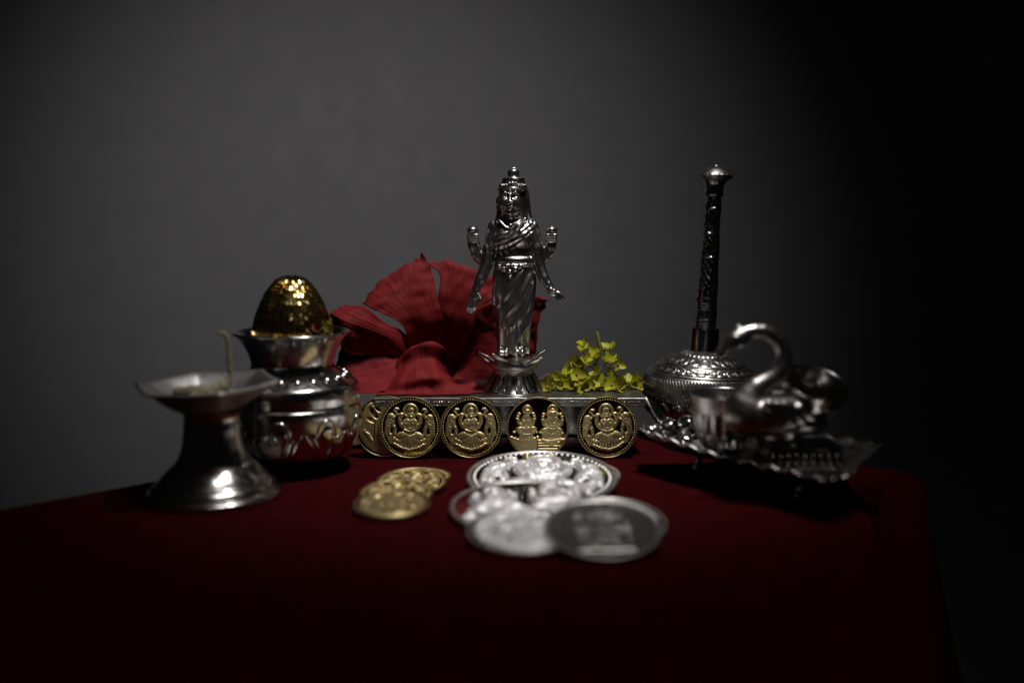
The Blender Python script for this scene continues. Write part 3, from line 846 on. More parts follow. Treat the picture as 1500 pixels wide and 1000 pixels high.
    lp = [(5.2 * math.cos(a), -2, 325.5 + 5.4 * math.sin(a)) for a in np.linspace(-0.3, math.pi + 0.3, 16)]
    put('loop', tube('loop', np.array(lp) * sc, 1.5 * sc, 8), M['silver_cast'], cr)
    # lotus base
    prof = np.array(smooth_profile([(0, 0), (42, 0), (45, 0.8), (45, 3), (42, 4), (38, 9), (33, 18), (30.5, 26), (30.2, 30), (31, 36), (35, 37.5), (36.2, 42), (35.6, 48), (34, 50.5), (31, 52), (0, 53.5)], 4)) * sc
    ped = put('lotus_base', lathe('lotus_base', prof, 96), M['silver_cast'], st)
    # lower hanging petals
    nu, nv = 9, 10
    V = []
    for i in range(nu):
        for j in range(nv):
            t = i / (nu - 1) * 2 - 1; s = j / (nv - 1)
            wd = 6.9 * (1 - 0.55 * s ** 3) * (0.72 + 0.5 * s)
            r = 31.4 + 12.0 * s ** 1.4 + 2.6 * (1 - t * t) * math.sin(math.pi * min(1, s * 0.95 + 0.05)) + 1.6 * (abs(t) > 0.8) * (0.2 + s)
            a = t * wd / max(r, 1)
            V.append((r * math.sin(a), -r * math.cos(a), 29 - 24.5 * s + 1.5 * t * t * s))
    pm = quad_mesh('petal', np.array(V) * sc, grid_quads(nu, nv))
    for k in range(14):
        solid(put('petal', pm, M['silver_cast'], ped, rot=(0, 0, 2 * math.pi * (k + 0.5) / 14)), 0.25, 0)
    # upper open petals
    V = []
    nu, nv = 9, 11
    for i in range(nu):
        for j in range(nv):
            t = i / (nu - 1) * 2 - 1; s = j / (nv - 1)
            wd = 11.5 * math.sin(math.pi * (0.28 + 0.70 * s)) + 0.2
            r = 32.5 + 25.0 * s
            V.append((t * wd, -r + 3.2 * t * t * (1 - s), 44 + 5 * s + 10.5 * s ** 2.4 + 4.4 * t * t * math.sin(math.pi * s)))
    um = quad_mesh('petal', np.array(V) * sc, grid_quads(nu, nv))
    for k in range(9):
        solid(put('petal', um, M['silver_cast'], ped, rot=(R(-2 + 5 * math.sin(k * 2.3)), 0, 2 * math.pi * (k + 0.12) / 9)), 0.3, 0)
    return st
build_statue()

# ------------------------------------------------------------------ hibiscus
def net_surface(net, nu=44, nv=44, seed=0, ruff=0.5):
    """smooth sheet through a net of points (rows from the throat to the edge)"""
    N = np.array([[at(x, y, Y) for x, y, Y in row] for row in net])
    rows = np.array([spline(r, nv) for r in N])
    S = np.array([spline(rows[:, j], nu) for j in range(nv)]).transpose(1, 0, 2)
    g = np.random.default_rng(seed)
    s = np.linspace(0, 1, nu)[:, None]; t = np.linspace(-1, 1, nv)[None, :]
    du = np.gradient(S, axis=0); dv = np.gradient(S, axis=1)
    n = np.cross(du, dv); n /= np.linalg.norm(n, axis=-1)[..., None] + 1e-9
    p = g.uniform(0, 6, 6)
    d = ruff * (s ** 1.5) * (np.sin(7 * t + p[0]) + 0.6 * np.sin(13 * t + 3 * s + p[1]))
    d = d + 0.10 * np.sin(34 * t + p[2]) * (0.3 + s) + 0.5 * np.sin(5 * s + p[3]) * (1 - np.abs(t)) + 0.25 * np.sin(9 * s + 4 * t + p[4])
    for kk in range(7):
        kd = g.normal(0, 1, 3); kd /= np.linalg.norm(kd); wl = g.uniform(4.5, 11)
        d = d + 0.12 * np.sin((S @ kd) * 2 * math.pi / wl + g.uniform(0, 6)) * (0.35 + s)
    edge = np.where(np.arange(nu) == nu - 1, 1.0, 0.0)[:, None] * 0.8 * np.sin(19 * t + p[5])
    S = S + n * d[..., None] + du / (np.linalg.norm(du, axis=-1)[..., None] + 1e-9) * edge[..., None]
    S[..., 2] = np.maximum(S[..., 2], np.where(S[..., 1] > 411, 25.6, 1.0))
    return S

fl = thing('hibiscus', 'large red hibiscus bloom leaning behind the silver statue', 'flower', (-36, 452, 25.0))
base = np.array((-36, 452, 25.0))
NETS = [
 # upper left
 [[(600, 535, 458), (616, 528, 461), (632, 524, 462), (648, 522, 462)], [(592, 481, 447), (606, 471, 449), (624, 466, 451), (650, 470, 454)],
  [(562, 460, 444), (580, 437, 447), (604, 425, 450), (642, 443, 453)], [(540, 450, 446), (566, 417, 451), (602, 396, 454), (634, 400, 456)], [(530, 444, 450), (557, 414, 455), (600, 388, 458), (619, 370, 457)]],
 # upper right
 [[(630, 522, 463), (644, 518, 463), (656, 520, 463), (670, 528, 462)], [(634, 472, 457), (656, 462, 456), (676, 468, 456), (692, 484, 456)],
  [(640, 440, 455), (662, 420, 456), (686, 426, 456), (698, 456, 455)], [(644, 402, 457), (668, 392, 459), (702, 406, 459), (724, 438, 457)], [(624, 385, 459), (664, 385, 462), (714, 402, 462), (738, 432, 459)]],
 # right, behind the statue
 [[(654, 520, 465), (666, 530, 465), (669, 542, 464), (662, 556, 462)], [(684, 474, 457), (704, 496, 458), (707, 530, 458), (696, 563, 455)],
  [(704, 448, 454), (748, 490, 457), (752, 532, 457), (737, 570, 454)], [(770, 432, 454), (784, 475, 455), (780, 522, 456), (765, 564, 454)], [(804, 438, 453), (789, 472, 455), (784, 530, 456), (768, 574, 454)]],
 # bottom, curling over towards the viewer
 [[(604, 544, 460), (616, 542, 461), (628, 541, 462), (640, 541, 462), (652, 544, 462), (664, 550, 461)], [(584, 528, 446), (600, 512, 442), (616, 503, 440), (632, 502, 440), (646, 507, 442), (655, 514, 445)],
  [(578, 545, 441), (598, 533, 439), (616, 528, 438), (632, 528, 439), (644, 530, 443), (648, 529, 448)], [(565, 566, 430), (592, 555, 426), (618, 551, 425), (640, 549, 427), (656, 552, 434), (668, 557, 440)],
  [(556, 580, 424), (590, 573, 424), (620, 571, 424), (648, 567, 425), (678, 566, 428), (696, 561, 432)], [(550, 592, 417), (590, 591, 418), (620, 590, 416), (652, 590, 418), (684, 586, 419), (708, 575, 425)]],
 # lower left
 [[(596, 520, 460), (602, 536, 457), (611, 552, 452), (622, 562, 446)], [(572, 497, 452), (575, 526, 446), (583, 548, 439), (602, 568, 431)],
  [(541, 494, 450), (542, 531, 443), (550, 557, 435), (572, 579, 425)], [(508, 497, 449), (509, 536, 441), (516, 564, 432), (546, 589, 421)], [(497, 500, 450), (497, 540, 443), (505, 569, 433), (534, 592, 421)]],
 # left
 [[(608, 516, 461), (603, 526, 460), (600, 534, 459), (600, 542, 458)], [(592, 487, 449), (583, 498, 445), (578, 511, 445), (576, 524, 448)],
  [(562, 471, 443), (546, 481, 439), (540, 499, 440), (542, 520, 445)], [(534, 450, 441), (508, 466, 435), (504, 489, 435), (508, 514, 441)], [(503, 446, 446), (488, 457, 441), (487, 477, 439), (496, 500, 442)]],
]
for k, net in enumerate(NETS):
    S = net_surface(net, seed=k + 1, ruff=(0.3, 0.3, 0.3, 0.75, 0.7, 0.45)[k])
    me = quad_mesh('petal', (S - base).reshape(-1, 3), grid_quads(44, 44))
    uv = me.uv_layers.new(name='UVMap')
    li = np.empty(len(me.loops), np.int32); me.loops.foreach_get('vertex_index', li)
    uv.data.foreach_set('uv', np.stack([li // 44 / 43.0, li % 44 / 43.0 + 1.7 * k], 1).ravel())
    solid(put('petal', me, M['petal_red'], fl), 0.16, 0)
# green cup behind the throat
cup = np.array(smooth_profile([(0.3, -16), (3.0, -13), (5.5, -6), (7.5, 0)], 4))
q = at(640, 532, 456) - base
put('calyx', lathe('calyx', cup, 24), M['green_light'], fl, loc=(q[0], q[1] + 11, q[2]), rot=(R(90), 0, 0))
put('throat', lathe('throat', smooth_profile([(0.3, -13), (5, -11.5), (10, -6.5), (14, -1.5)], 5), 40, disp=lambda T, z, t: 0.4 * np.sin(5 * T) * t), M['throat_red'], fl, loc=(q[0], q[1] + 13, q[2]), rot=(R(90), 0, 0))

# ------------------------------------------------------------------ yellow sprig
sp = thing('flower_sprig', 'sprig of small yellow flowers lying on the plinth behind the coins', 'flowers', (33, 436, 25.0))
sb = np.array((33, 436, 25.0))
def zp(zx, zy, Y):
    return at(780 + zx / 7.69, 470 + zy / 7.69, Y) - sb
def petal_mesh(L, Wd, cup, seed):
    nu, nv = 7, 8; V = []; g = np.random.default_rng(seed); tw = g.uniform(-0.4, 0.4)
    for i in range(nu):
        for j in range(nv):
            t = i / (nu - 1) * 2 - 1; s = j / (nv - 1)
            wd = Wd * math.sin(math.pi * (0.06 + 0.86 * s) ** 0.85) ** 0.8
            V.append((t * wd, L * s * (1 - 0.1 * t * t * s), cup * (t * t * wd / Wd) + 0.9 * cup * s * s + tw * t * s))
    return quad_mesh('petal', V, grid_quads(nu, nv))
PM = [petal_mesh(4.8 + 0.35 * k, 1.95 + 0.2 * (k % 3), 0.45 + 0.2 * (k % 2), k) for k in range(5)]
BUD = lathe('bud', smooth_profile([(0, -0.6), (0.75, 0), (1.05, 1.2), (0.8, 2.6), (0, 3.4)], 4), 12)
FLOWERS = [(590, 265, 438), (565, 345, 442), (590, 450, 434), (740, 420, 438), (880, 320, 440), (845, 465, 436), (955, 495, 440), (455, 490, 440), (400, 560, 438),
           (490, 605, 432), (280, 640, 434), (425, 650, 438), (600, 570, 442), (570, 670, 430), (745, 615, 434), (840, 625, 440), (790, 710, 430), (905, 745, 432), (990, 790, 428),
           (1080, 740, 438), (1150, 775, 436), (210, 740, 436), (175, 815, 428), (310, 790, 432), (440, 760, 430), (560, 790, 428), (660, 800, 432), (500, 720, 440), (700, 700, 444)]
g = np.random.default_rng(12)
root = zp(690, 830, 440)
mainstem = spline([zp(690, 850, 440), zp(680, 700, 441), (zp(700, 520, 441)), zp(745, 340, 440), zp(765, 280, 440)], 20)
for n, (zx, zy, Y) in enumerate(FLOWERS):
    c0 = zp(zx, zy, Y)
    if c0[2] < 2.0: c0[2] = 2.0
    fo = put('flower', BUD, M['green_light'], sp, loc=c0, scale=(0.55, 0.55, 0.5))
    face = Vector((g.uniform(-0.8, 0.8), -0.8 + g.uniform(-0.3, 0.3), g.uniform(0.3, 1.1))).normalized()
    qf = face.to_track_quat('Z', 'Y')
    fo.rotation_euler = qf.to_euler()
    k5 = int(g.integers(3, 6)); sz = g.uniform(0.8, 1.2)
    for k in range(k5):
        e = Euler((R(g.uniform(15, 62)), 0, 2 * math.pi * k / k5 + g.uniform(-0.3, 0.3))).to_matrix()
        pe = put('petal', PM[int(g.integers(0, 5))], M['petal_yellow'], fo)
        pe.rotation_euler = e.to_euler(); s = sz * g.uniform(0.8, 1.1); pe.scale = (s / 0.55, s / 0.55, s / 0.5)
    j = int(np.argmin(np.linalg.norm(mainstem - c0, axis=1))); a = mainstem[max(0, j - 3)]
    mid = (a + c0) / 2 + np.array((0, 0, -0.8))
    put('stalk', tube('stalk', spline([a, mid, c0], 8), [0.32] * 8, 6), M['green_light'], sp)
put('stem', tube('stem', mainstem, np.linspace(0.62, 0.4, 20), 8), M['green_light'], sp)
put('bud', BUD, M['green_light'], sp, loc=zp(752, 300, 440), rot=(R(2), R(-8), 0), scale=(0.8, 0.8, 2.3))
for pts in ([(830, 500, 445), (930, 580, 446), (1040, 700, 444), (1120, 840, 440)], [(1005, 480, 446), (1035, 560, 446), (1015, 690, 444), (1070, 800, 442)], [(870, 640, 446), (960, 630, 446), (1050, 720, 444)],
            [(1045, 610, 447), (1075, 680, 446), (1080, 760, 444)]):
    put('branch', tube('branch', spline([zp(*p) for p in pts], 14), 0.5, 7), M['green'], sp)
ml = petal_mesh(9, 4.5, 0.8, 9)
mo = put('petal', ml, M['petal_mauve'], None, loc=at(797, 576, 446), rot=(R(70), R(8), R(-15)))
tag(solid(mo, 0.2, 0), 'small dull mauve petal between the lotus base and yellow flowers', 'petal')
# ------------------------------------------------------------------ kalash pot with golden coconut
KX, KY = -87.4, 393.0
pot = thing('pot', 'round polished silver pot with flared mouth and embossed leaf drops', 'pot', (KX, KY, 0))
body = smooth_profile([(0.2, 0.6), (10, 0.4), (12.5, 0.0), (13.2, 0.6), (15.5, 2.5), (20, 6), (24, 11.5), (26.2, 17.5), (26.9, 23.5), (26.8, 26.6)], 6)
put('body', lathe('body', body, 160), M['silver'], pot)
put('band', lathe('band', smooth_profile([(26.8, 26.6), (26.3, 27.3), (26.2, 28.2), (26.4, 31.0), (26.3, 33.2), (26.0, 34.4)], 4), 128), M['silver'], pot)
put('shoulder', lathe('shoulder', smooth_profile([(26.0, 34.4), (25.4, 35.2), (23.6, 36.6), (21.0, 38.4), (18.2, 40.0), (16.6, 41.0)], 6), 128), M['silver'], pot)
neck = smooth_profile([(16.6, 41.0), (16.2, 42.3), (16.4, 44.0), (17.4, 47.2), (18.9, 50.2), (20.6, 52.6), (22.6, 54.4), (23.0, 54.9), (22.7, 55.4), (22.0, 55.3), (20.2, 53.6), (18.0, 50.4), (16.4, 46.5), (15.4, 43)], 6)
put('neck', lathe('neck', neck, 128), M['silver'], pot)
def body_r(z):
    return float(np.interp(z, body[:, 1], body[:, 0]))
def on_body(a, z, lift=0.0):
    r = body_r(z) + lift
    return np.array((r * math.sin(a), -r * math.cos(a), z))
nd = 9
DROP = None
# a leaf drop with two curving veins on each side, embossed on the body
V = []; nu, nv = 11, 13
for i in range(nu):
    for j in range(nv):
        t = i / (nu - 1) * 2 - 1; s = j / (nv - 1)
        z = 9.5 + 12.0 * s; wd = 3.1 * math.sin(math.pi * (0.04 + 0.93 * s) ** 1.7) ** 0.75
        V.append(on_body(t * wd / body_r(z), z, -0.15 + 1.0 * (1 - t * t) ** 0.7 * math.sin(math.pi * s) ** 0.5))
drop_m = quad_mesh('leaf_drop', V, grid_quads(nu, nv))
def rib_mesh(sgn, x0, z0, x1, z1, r):
    pts = [on_body(sgn * np.interp(s, [0, 1], [x0, x1]) / 26 - sgn * 0.02 * math.sin(math.pi * s), z0 + (z1 - z0) * s, 0.05) for s in np.linspace(0, 1, 12)]
    return tube('leaf_rib', pts, r * np.sin(np.pi * (0.08 + 0.84 * np.linspace(0, 1, 12))) ** 0.6, 8)
ribs = [rib_mesh(sg, 2.0, 7.0, 5.2, 16.5, 0.75) for sg in (-1, 1)] + [rib_mesh(sg, 4.2, 7.5, 8.4, 18.0, 0.7) for sg in (-1, 1)]
arch = tube('leaf_rib', [on_body(3.9 * math.sin(a) / 26, 18.3 + 5.0 * math.cos(a), 0.05) for a in np.linspace(-1.9, 1.9, 18)], 0.65, 8)
for k in range(nd):
    a = 2 * math.pi * (k + 0.22) / nd - 0.15
    d = put('leaf_drop', drop_m, M['silver'], pot, rot=(0, 0, a))
    for m in ribs + [arch]:
        put('leaf_rib', m, M['silver'], d)
# pearl drops round the shoulder
def sh(a, rr, z): return np.array((rr * math.sin(a), -rr * math.cos(a), z))
dm = lathe('shoulder_drop', smooth_profile([(0, 0.9), (1.0, 0.75), (1.7, 0.2), (2.0, -0.4)][::-1], 4), 16)
for k in range(22):
    a = 2 * math.pi * k / 22
    o = put('shoulder_drop', dm, M['silver'], pot, loc=sh(a, 21.6, 38.1), rot=(R(37), 0, a), scale=(0.85, 1.25, 1.0))

nut = thing('coconut', 'golden ribbed ornamental coconut set in the mouth of the silver pot', 'ornament', (KX + 0.3, KY, 40.4))
# egg with vertical rows of small cut facets
nc, nr = 48, 30
V, Q = [], []
g = np.random.default_rng(4); col_off = g.uniform(-0.15, 0.15, 60)
def egg(u, vv):
    """u angle, vv 0 bottom..1 top"""
    k = vv * 1.0
    zt = np.array([0, 4, 10, 16, 21, 26.5, 31.5, 34.8, 36.0, 36.7]); rt = np.array([4, 10, 14.2, 15.2, 13.9, 11.7, 8.8, 5.9, 3.4, 0.3])
    st = np.r_[0, np.cumsum(np.hypot(np.diff(zt), np.diff(rt)))]; q = k * st[-1]
    z = float(np.interp(q, st, zt)); r = float(np.interp(q, st, rt))
    z2 = float(np.interp(q + 2, st, zt)); r2 = float(np.interp(q + 2, st, rt)); z1 = float(np.interp(q - 2, st, zt)); r1 = float(np.interp(q - 2, st, rt))
    nr_, nz_ = z2 - z1, r1 - r2; L = math.hypot(nr_, nz_) + 1e-9
    return np.array((r * math.cos(u), r * math.sin(u), z)), np.array((math.cos(u) * nr_ / L, math.sin(u) * nr_ / L, nz_ / L))
for i in range(nc):
    for j in range(nr):
        u0, u1 = 2 * math.pi * i / nc, 2 * math.pi * (i + 1) / nc
        jo = col_off[i]
        v0, v1 = [min(1.0, 0.02 + 0.975 * max(0, (j + e + jo - 0.6)) / nr) for e in (0, 1)]
        b = len(V)
        for u, v in ((u0, v0), (u1, v0), (u1, v1), (u0, v1)):
            V.append(egg(u, v)[0])
        hgt = 0.62 * g.uniform(0.8, 1.15); tl = g.normal(0, 0.065, 2)
        for k, (fu, fv) in enumerate(((0.24, 0.1), (0.76, 0.1), (0.76, 0.9), (0.24, 0.9))):
            p, nn = egg(u0 + (u1 - u0) * fu, v0 + (v1 - v0) * fv)
            V.append(p + nn * (hgt + tl[0] * (fu - 0.5) * 3 + tl[1] * (fv - 0.5) * 3))
        Q += [(b, b + 1, b + 5, b + 4), (b + 1, b + 2, b + 6, b + 5), (b + 2, b + 3, b + 7, b + 6), (b + 3, b, b + 4, b + 7), (b + 4, b + 5, b + 6, b + 7)]
shell = make_mesh('shell', V, Q, False)
o = put('shell', shell, M['gold_foil'], nut); o['kind'] = 'stuff'
# tassel flowers tucked in at the foot of the coconut
tp = at(474, 485, KY - 11) - np.array((KX + 0.3, KY, 40.4))
tr = put('tassel', lathe('tassel', smooth_profile([(0.1, -1.5), (1.2, -1.0), (1.4, 0), (1.0, 1.1), (0.1, 1.5)], 4), 14), M['gold_foil'], nut, loc=tp)
sm = petal_mesh(3.4, 1.1, 0.5, 3)
for k, (dx, dz, mat, rz) in enumerate(((-3.4, 0.4, 'thread_red', 60), (-2.0, 0.2, 'thread_red', -40), (1.4, 1.3, 'petal_yellow', 20), (2.4, 0.2, 'petal_yellow', -30), (0.2, 1.9, 'petal_yellow', 70), (-5.2, -0.6, 'thread_green', 30), (-4.4, -1.2, 'thread_green', 100))):
    m = sm.copy(); put('tassel_petal', m, M[mat], tr, loc=(dx, -1.0, dz), rot=(R(80), R(rz), 0))

# ------------------------------------------------------------------ oil lamp
LX, LY = -107.6, 351.5
lampo = thing('oil_lamp', 'tall silver oil lamp with six-pointed bowl at the left front', 'oil lamp', (LX, LY, 0))
foot = smooth_profile([(0.2, 0.3), (21, 0.2), (23.2, 0.3), (23.9, 1.0), (23.7, 2.0), (22.7, 2.8), (22.0, 3.2), (21.9, 4.0), (20.8, 5.4), (19.4, 6.4), (18.9, 7.0), (17.6, 8.6), (15.9, 10.4), (14.0, 12.2), (13.3, 12.7), (12.9, 13.4), (12.0, 14.8)], 5)
put('foot', lathe('foot', foot, 128), M['silver'], lampo)
stem = smooth_profile([(12.0, 14.8), (11.0, 18), (10.3, 22), (10.0, 26), (9.7, 28), (9.9, 29.8), (10.8, 31.4)], 6)
put('stem', lathe('stem', stem, 96), M['silver'], lampo)
nth, nr = 192, 26
th = np.linspace(0, 2 * math.pi, nth, endpoint=False)
V = []
prof = smooth_profile([(0.0, 32.0), (6, 31.9), (10, 31.9), (13.2, 33.0), (18, 36.2), (22.4, 39.8), (25.2, 41.0)], 5)
pr, _ = resample(prof, nr)
for a in th:
    c6 = (1 - math.sqrt(math.sin(3 * a) ** 2 + 0.01)) ** 1.4
    for (r, z) in pr:
        s = r / 25.2
        k = 1 + (0.16 * c6 - 0.04) * s ** 2
        ridge = 0.5 * c6 * s ** 1.5
        V.append((r * k * math.cos(a), r * k * math.sin(a), z + ridge))
me = quad_mesh('bowl', V, grid_quads(nth, nr, True))
solid(put('bowl', me, M['silver_satin'], lampo, rot=(R(2.0), R(-1.2), R(-3)), scale=(0.95, 0.95, 1.0)), 0.9, -1)
wick = thing('wick', 'cream cotton wick with hooked tip standing in the oil lamp', 'wick', (LX, LY, 36))
pth = spline([(-13, 1, 1.6), (-5, -1.5, 2.2), (2, 0, 2.6), (6.2, 1, 6), (6.6, 1, 12), (6.4, 1, 19.5), (5.2, 0.6, 22.6), (2.8, 0, 23.2)], 40)
rad = np.interp(np.linspace(0, 1, 40), [0, 0.15, 0.35, 0.45, 0.9, 1], [1.8, 2.6, 2.4, 0.95, 0.68, 0.4])
rad = rad * (1 + 0.12 * np.sin(np.arange(40) * 1.9))
put('twist', tube('twist', pth, rad, 14), M['cotton'], wick)
blob = lathe('cotton_pad', smooth_profile([(9.0, -3.6), (13.5, -0.8), (11.6, 0.5), (9, 1.5), (5, 2.2), (0.01, 2.4)], 5), 48, disp=lambda T, z, t: 0.35 * np.sin(5 * T + 9 * t) + 0.25 * np.sin(11 * T + 4))
put('cotton_pad', blob, M['cotton'], wick)

# ------------------------------------------------------------------ rosewater sprinkler
RX, RY = 86.0, 453.0
rs_ = thing('rosewater_sprinkler', 'silver rosewater sprinkler with embossed round body and tall dark neck', 'sprinkler', (RX, RY, 0), (0, R(2.6), 0))
prof = smooth_profile([(0.2, 1.0), (9, 0.3), (11, 0.2), (13, 1.0), (18, 4.4), (23, 9.8), (26, 16), (27.0, 21.5), (26.6, 26.5), (25.2, 30.0), (23.2, 32.2), (21.6, 33.2), (19.5, 35.4), (16.4, 37.4), (13.6, 38.8), (9.5, 40.4), (6.2, 41.2), (5.8, 41.6)], 8)
def emboss(T, z, t):
    d = np.zeros_like(z)
    # chevron band
    u = T * 75 / math.pi
    k = np.clip((z - 18.5) / 0.8, 0, 1) * np.clip((29.6 - z) / 0.8, 0, 1)
    sgn = np.where(((z - 18.5) // 3.7) % 2 < 1, 1.0, -1.0)
    ch = np.sin(2 * math.pi * (u * 0.72 + sgn * (((z - 18.5) % 3.7) / 3.7 - 0.5) * 1.1))
    d += 0.22 * k * ch
    # plain grooves
    for zg in (30.4, 31.6, 35.0, 39.3):
        d -= 0.32 * np.exp(-((z - zg) / 0.28) ** 2)
    for zg in (31.0, 34.5, 35.5, 38.9):
        d += 0.25 * np.exp(-((z - zg) / 0.28) ** 2)
    # scallops on the dome
    for z0, z1, n, ph in ((31.9, 34.3, 30, 0), (35.8, 38.6, 22, 0.5)):
        zc = (z0 + z1) / 2; hh = (z1 - z0) / 2
        a = ((T * n / (2 * math.pi) + ph) % 1.0) * 2 - 1
        q = np.sqrt(a ** 2 + ((z - zc) / hh) ** 2)
        d += 0.27 * np.exp(-((q - 0.72) / 0.22) ** 2) * (np.abs(z - zc) < hh * 1.15) + 0.12 * np.exp(-(q / 0.25) ** 2)
    n = 34
    a = ((T * n / (2 * math.pi)) % 1.0) * 2 - 1
    d += 0.2 * np.clip(np.cos(a * math.pi), 0, 1) * ((z > 39.5) & (z < 40.9))
    return d
rs_.scale = (1, 1, 0.974)
put('body', lathe('body', prof, 620, emboss, 230), M['silver_old'], rs_)
V = []; nu, nv = 9, 9
pz, prr = prof[:, 1], prof[:, 0]
for i in range(nu):
    for j in range(nv):
        t = i / (nu - 1) * 2 - 1; s = j / (nv - 1) * 2 - 1
        z = 14.6 + 3.7 * s; wd = 4.0 * math.sqrt(max(0, 1 - s * s * 0.98))
        r = float(np.interp(z, pz, prr)) + 0.1 + 1.2 * max(0, (1 - 0.97 * s * s) * (1 - t * t)) ** 0.6 + 0.25 * t
        a = t * wd / r
        V.append((r * math.sin(a), -r * math.cos(a), z))
sm2 = quad_mesh('petal', V, grid_quads(nu, nv))
for k in range(22):
    put('petal', sm2, M['silver_old'], rs_, rot=(0, 0, 2 * math.pi * k / 22))
put('collar', lathe('collar', smooth_profile([(6.4, 40.9), (6.5, 41.4), (6.45, 46), (6.4, 51.2), (6.2, 51.8), (5.4, 52.0), (4.4, 52.2)], 5), 64), M['silver_neck'], rs_)
def neck_emb(T, z, t):
    d = np.zeros_like(z)
    for zg in (53.2, 54.4, 56.0, 61.0, 62.4, 85.0, 96.0, 107.5):
        d += 0.28 * np.exp(-((z - zg) / 0.3) ** 2)
    b = (z > 57) & (z < 60.5)
    d += 0.28 * b * np.clip(np.sin(13 * T), 0, 1)
    b = (z > 63.5) & (z < 112)
    d += 0.38 * b * np.clip(np.sin(5 * T + 0.55 * z) * np.sin(0.9 * z + 2 * np.sin(3 * T)) - 0.12, 0, 1)
    d += 0.22 * b * np.clip(np.sin(9 * T - 1.7 * z) * np.sin(4 * T + 0.8 * z) - 0.3, 0, 1)
    return d
put('neck', lathe('neck', [(4.5, 52.2), (4.75, 53), (4.6, 62), (4.1, 80), (3.5, 98), (3.15, 113)], 128, neck_emb, 300), M['silver_neck'], rs_)
put('top_collar', lathe('top_collar', smooth_profile([(3.1, 112.6), (3.9, 113.2), (4.2, 114), (3.9, 115.0), (4.0, 117.5), (4.3, 118.6), (5.2, 120.0), (6.6, 121.4)], 4), 64), M['silver_neck'], rs_)
put('sprinkler_head', lathe('sprinkler_head', smooth_profile([(5.2, 120.0), (7.0, 121.3), (7.9, 122.3), (7.7, 122.8), (6.6, 124.0), (4.8, 125.5), (2.6, 126.5), (1.2, 126.8), (0.9, 127.2), (0.01, 127.4)], 5), 64,
    disp=lambda T, z, t: 0.12 * np.sin(18 * T) * (np.abs(z - 122.2) < 0.8)), M['silver_cast'], rs_)

# ------------------------------------------------------------------ tray with bowl and swan
TX, TY = 99.0, 361.0
tray = thing('tray', 'scalloped silver tray on small feet at the right of the cloth', 'tray', (TX, TY, 0))
outl = np.array([(50, 384), (60, 369), (72, 355), (88, 337), (104, 316.5), (114, 325), (122, 341), (132, 356), (141, 371), (134, 382), (119, 393), (104, 403), (86, 402), (66, 398), (53, 394)], float)
cl = np.vstack([outl, outl[:1]]) - (TX, TY)
s = np.r_[0, np.cumsum(np.hypot(*np.diff(cl, axis=0).T))]
n = 360
tt = np.linspace(0, s[-1], n, endpoint=False)
ox, oy = np.interp(tt, s, cl[:, 0]), np.interp(tt, s, cl[:, 1])
for _ in range(4):
    ox = (ox + np.roll(ox, 1) + np.roll(ox, -1)) / 3; oy = (oy + np.roll(oy, 1) + np.roll(oy, -1)) / 3
lenf = np.cos(tt / s[-1] * 2 * math.pi * 30)
V = []; m = 30
left = np.exp(-((ox + 49) / 17) ** 2)
for i in range(n):
    for j in range(m):
        q = j / (m - 1)
        k = q * (1 + 0.018 * lenf[i] * np.clip((q - 0.75) * 4, 0, 1))
        rise = np.clip((q - 0.78) / 0.22, 0, 1)
        z = 11.2 + 3.6 * rise ** 1.5 * (1 + 0.9 * left[i]) + 0.55 * lenf[i] * rise * (1 + 0.8 * left[i]) - 0.5 * np.clip((q - 0.95) * 20, 0, 1)
        V.append((ox[i] * k, oy[i] * k, z))
me = quad_mesh('dish', V, grid_quads(n, m, True))
solid(put('dish', me, M['silver_tray'], tray), 0.9, 0)
fm = lathe('foot', smooth_profile([(0.1, 0.0), (2.2, 0.2), (2.7, 1.6), (1.7, 3.6), (1.4, 6), (2.0, 8.5), (3.0, 11.0)], 4), 20)
for x, y in ((74, 386), (103, 346), (124, 376), (92, 392)):
    put('foot', fm, M['silver_dark'], tray, loc=(x - TX, y - TY, 0))
# curled shells on the left end of the rim
V = []; nu, nv = 12, 14
for i in range(nu):
    for j in range(nv):
        u = i / (nu - 1) * 2 - 1; v = j / (nv - 1)
        r = 4.6 * math.sin(math.pi * (0.06 + 0.88 * v)) ** 0.6
        V.append((u * r, -4.2 + 8.4 * v, 3.0 * (1 - u * u) * math.sin(math.pi * v) + 0.35 * math.cos(9 * u) * v))
shm = quad_mesh('shell', V, grid_quads(nu, nv))
for x, y, z, rz, sc_ in ((62.5, 388, 17.2, 20, 1.05), (56, 386, 16.6, 50, 0.9), (70.5, 391, 17.6, 0, 1.1), (66, 372, 15.6, -40, 0.7)):
    solid(put('shell', shm, M['silver'], tray, loc=(x - TX, y - TY, z), rot=(R(48), R(-6), R(rz)), scale=(sc_,) * 3), 0.6, 0)
lv = petal_mesh(17, 4.2, 1.5, 5)
solid(put('leaf_finial', lv, M['silver'], tray, loc=(63 - TX, 392 - TY, 15), rot=(R(52), R(-10), R(64))), 0.6, 0)

fb = thing('fluted_bowl', 'small fluted silver bowl on the tray, behind the swan\'s breast', 'bowl', (80.5, 368.5, 12.2))
bp = smooth_profile([(0.2, 0.4), (5.5, 0.2), (6.6, 0.5), (8.6, 2.6), (10.8, 7), (12.0, 12), (12.7, 17.5), (13.5, 21.5), (13.6, 22.0), (13.2, 22.1), (12.2, 18), (11.2, 12), (9.5, 6), (6, 2.4), (0.2, 1.8)], 5)
put('cup', lathe('cup', bp, 216, disp=lambda T, z, t: 0.34 * np.cos(18 * T) * np.clip((z - 1.5) / 3, 0, 1) * np.clip((16 - z) / 2, 0, 1) * (t < 0.5)), M['silver_old'], fb)

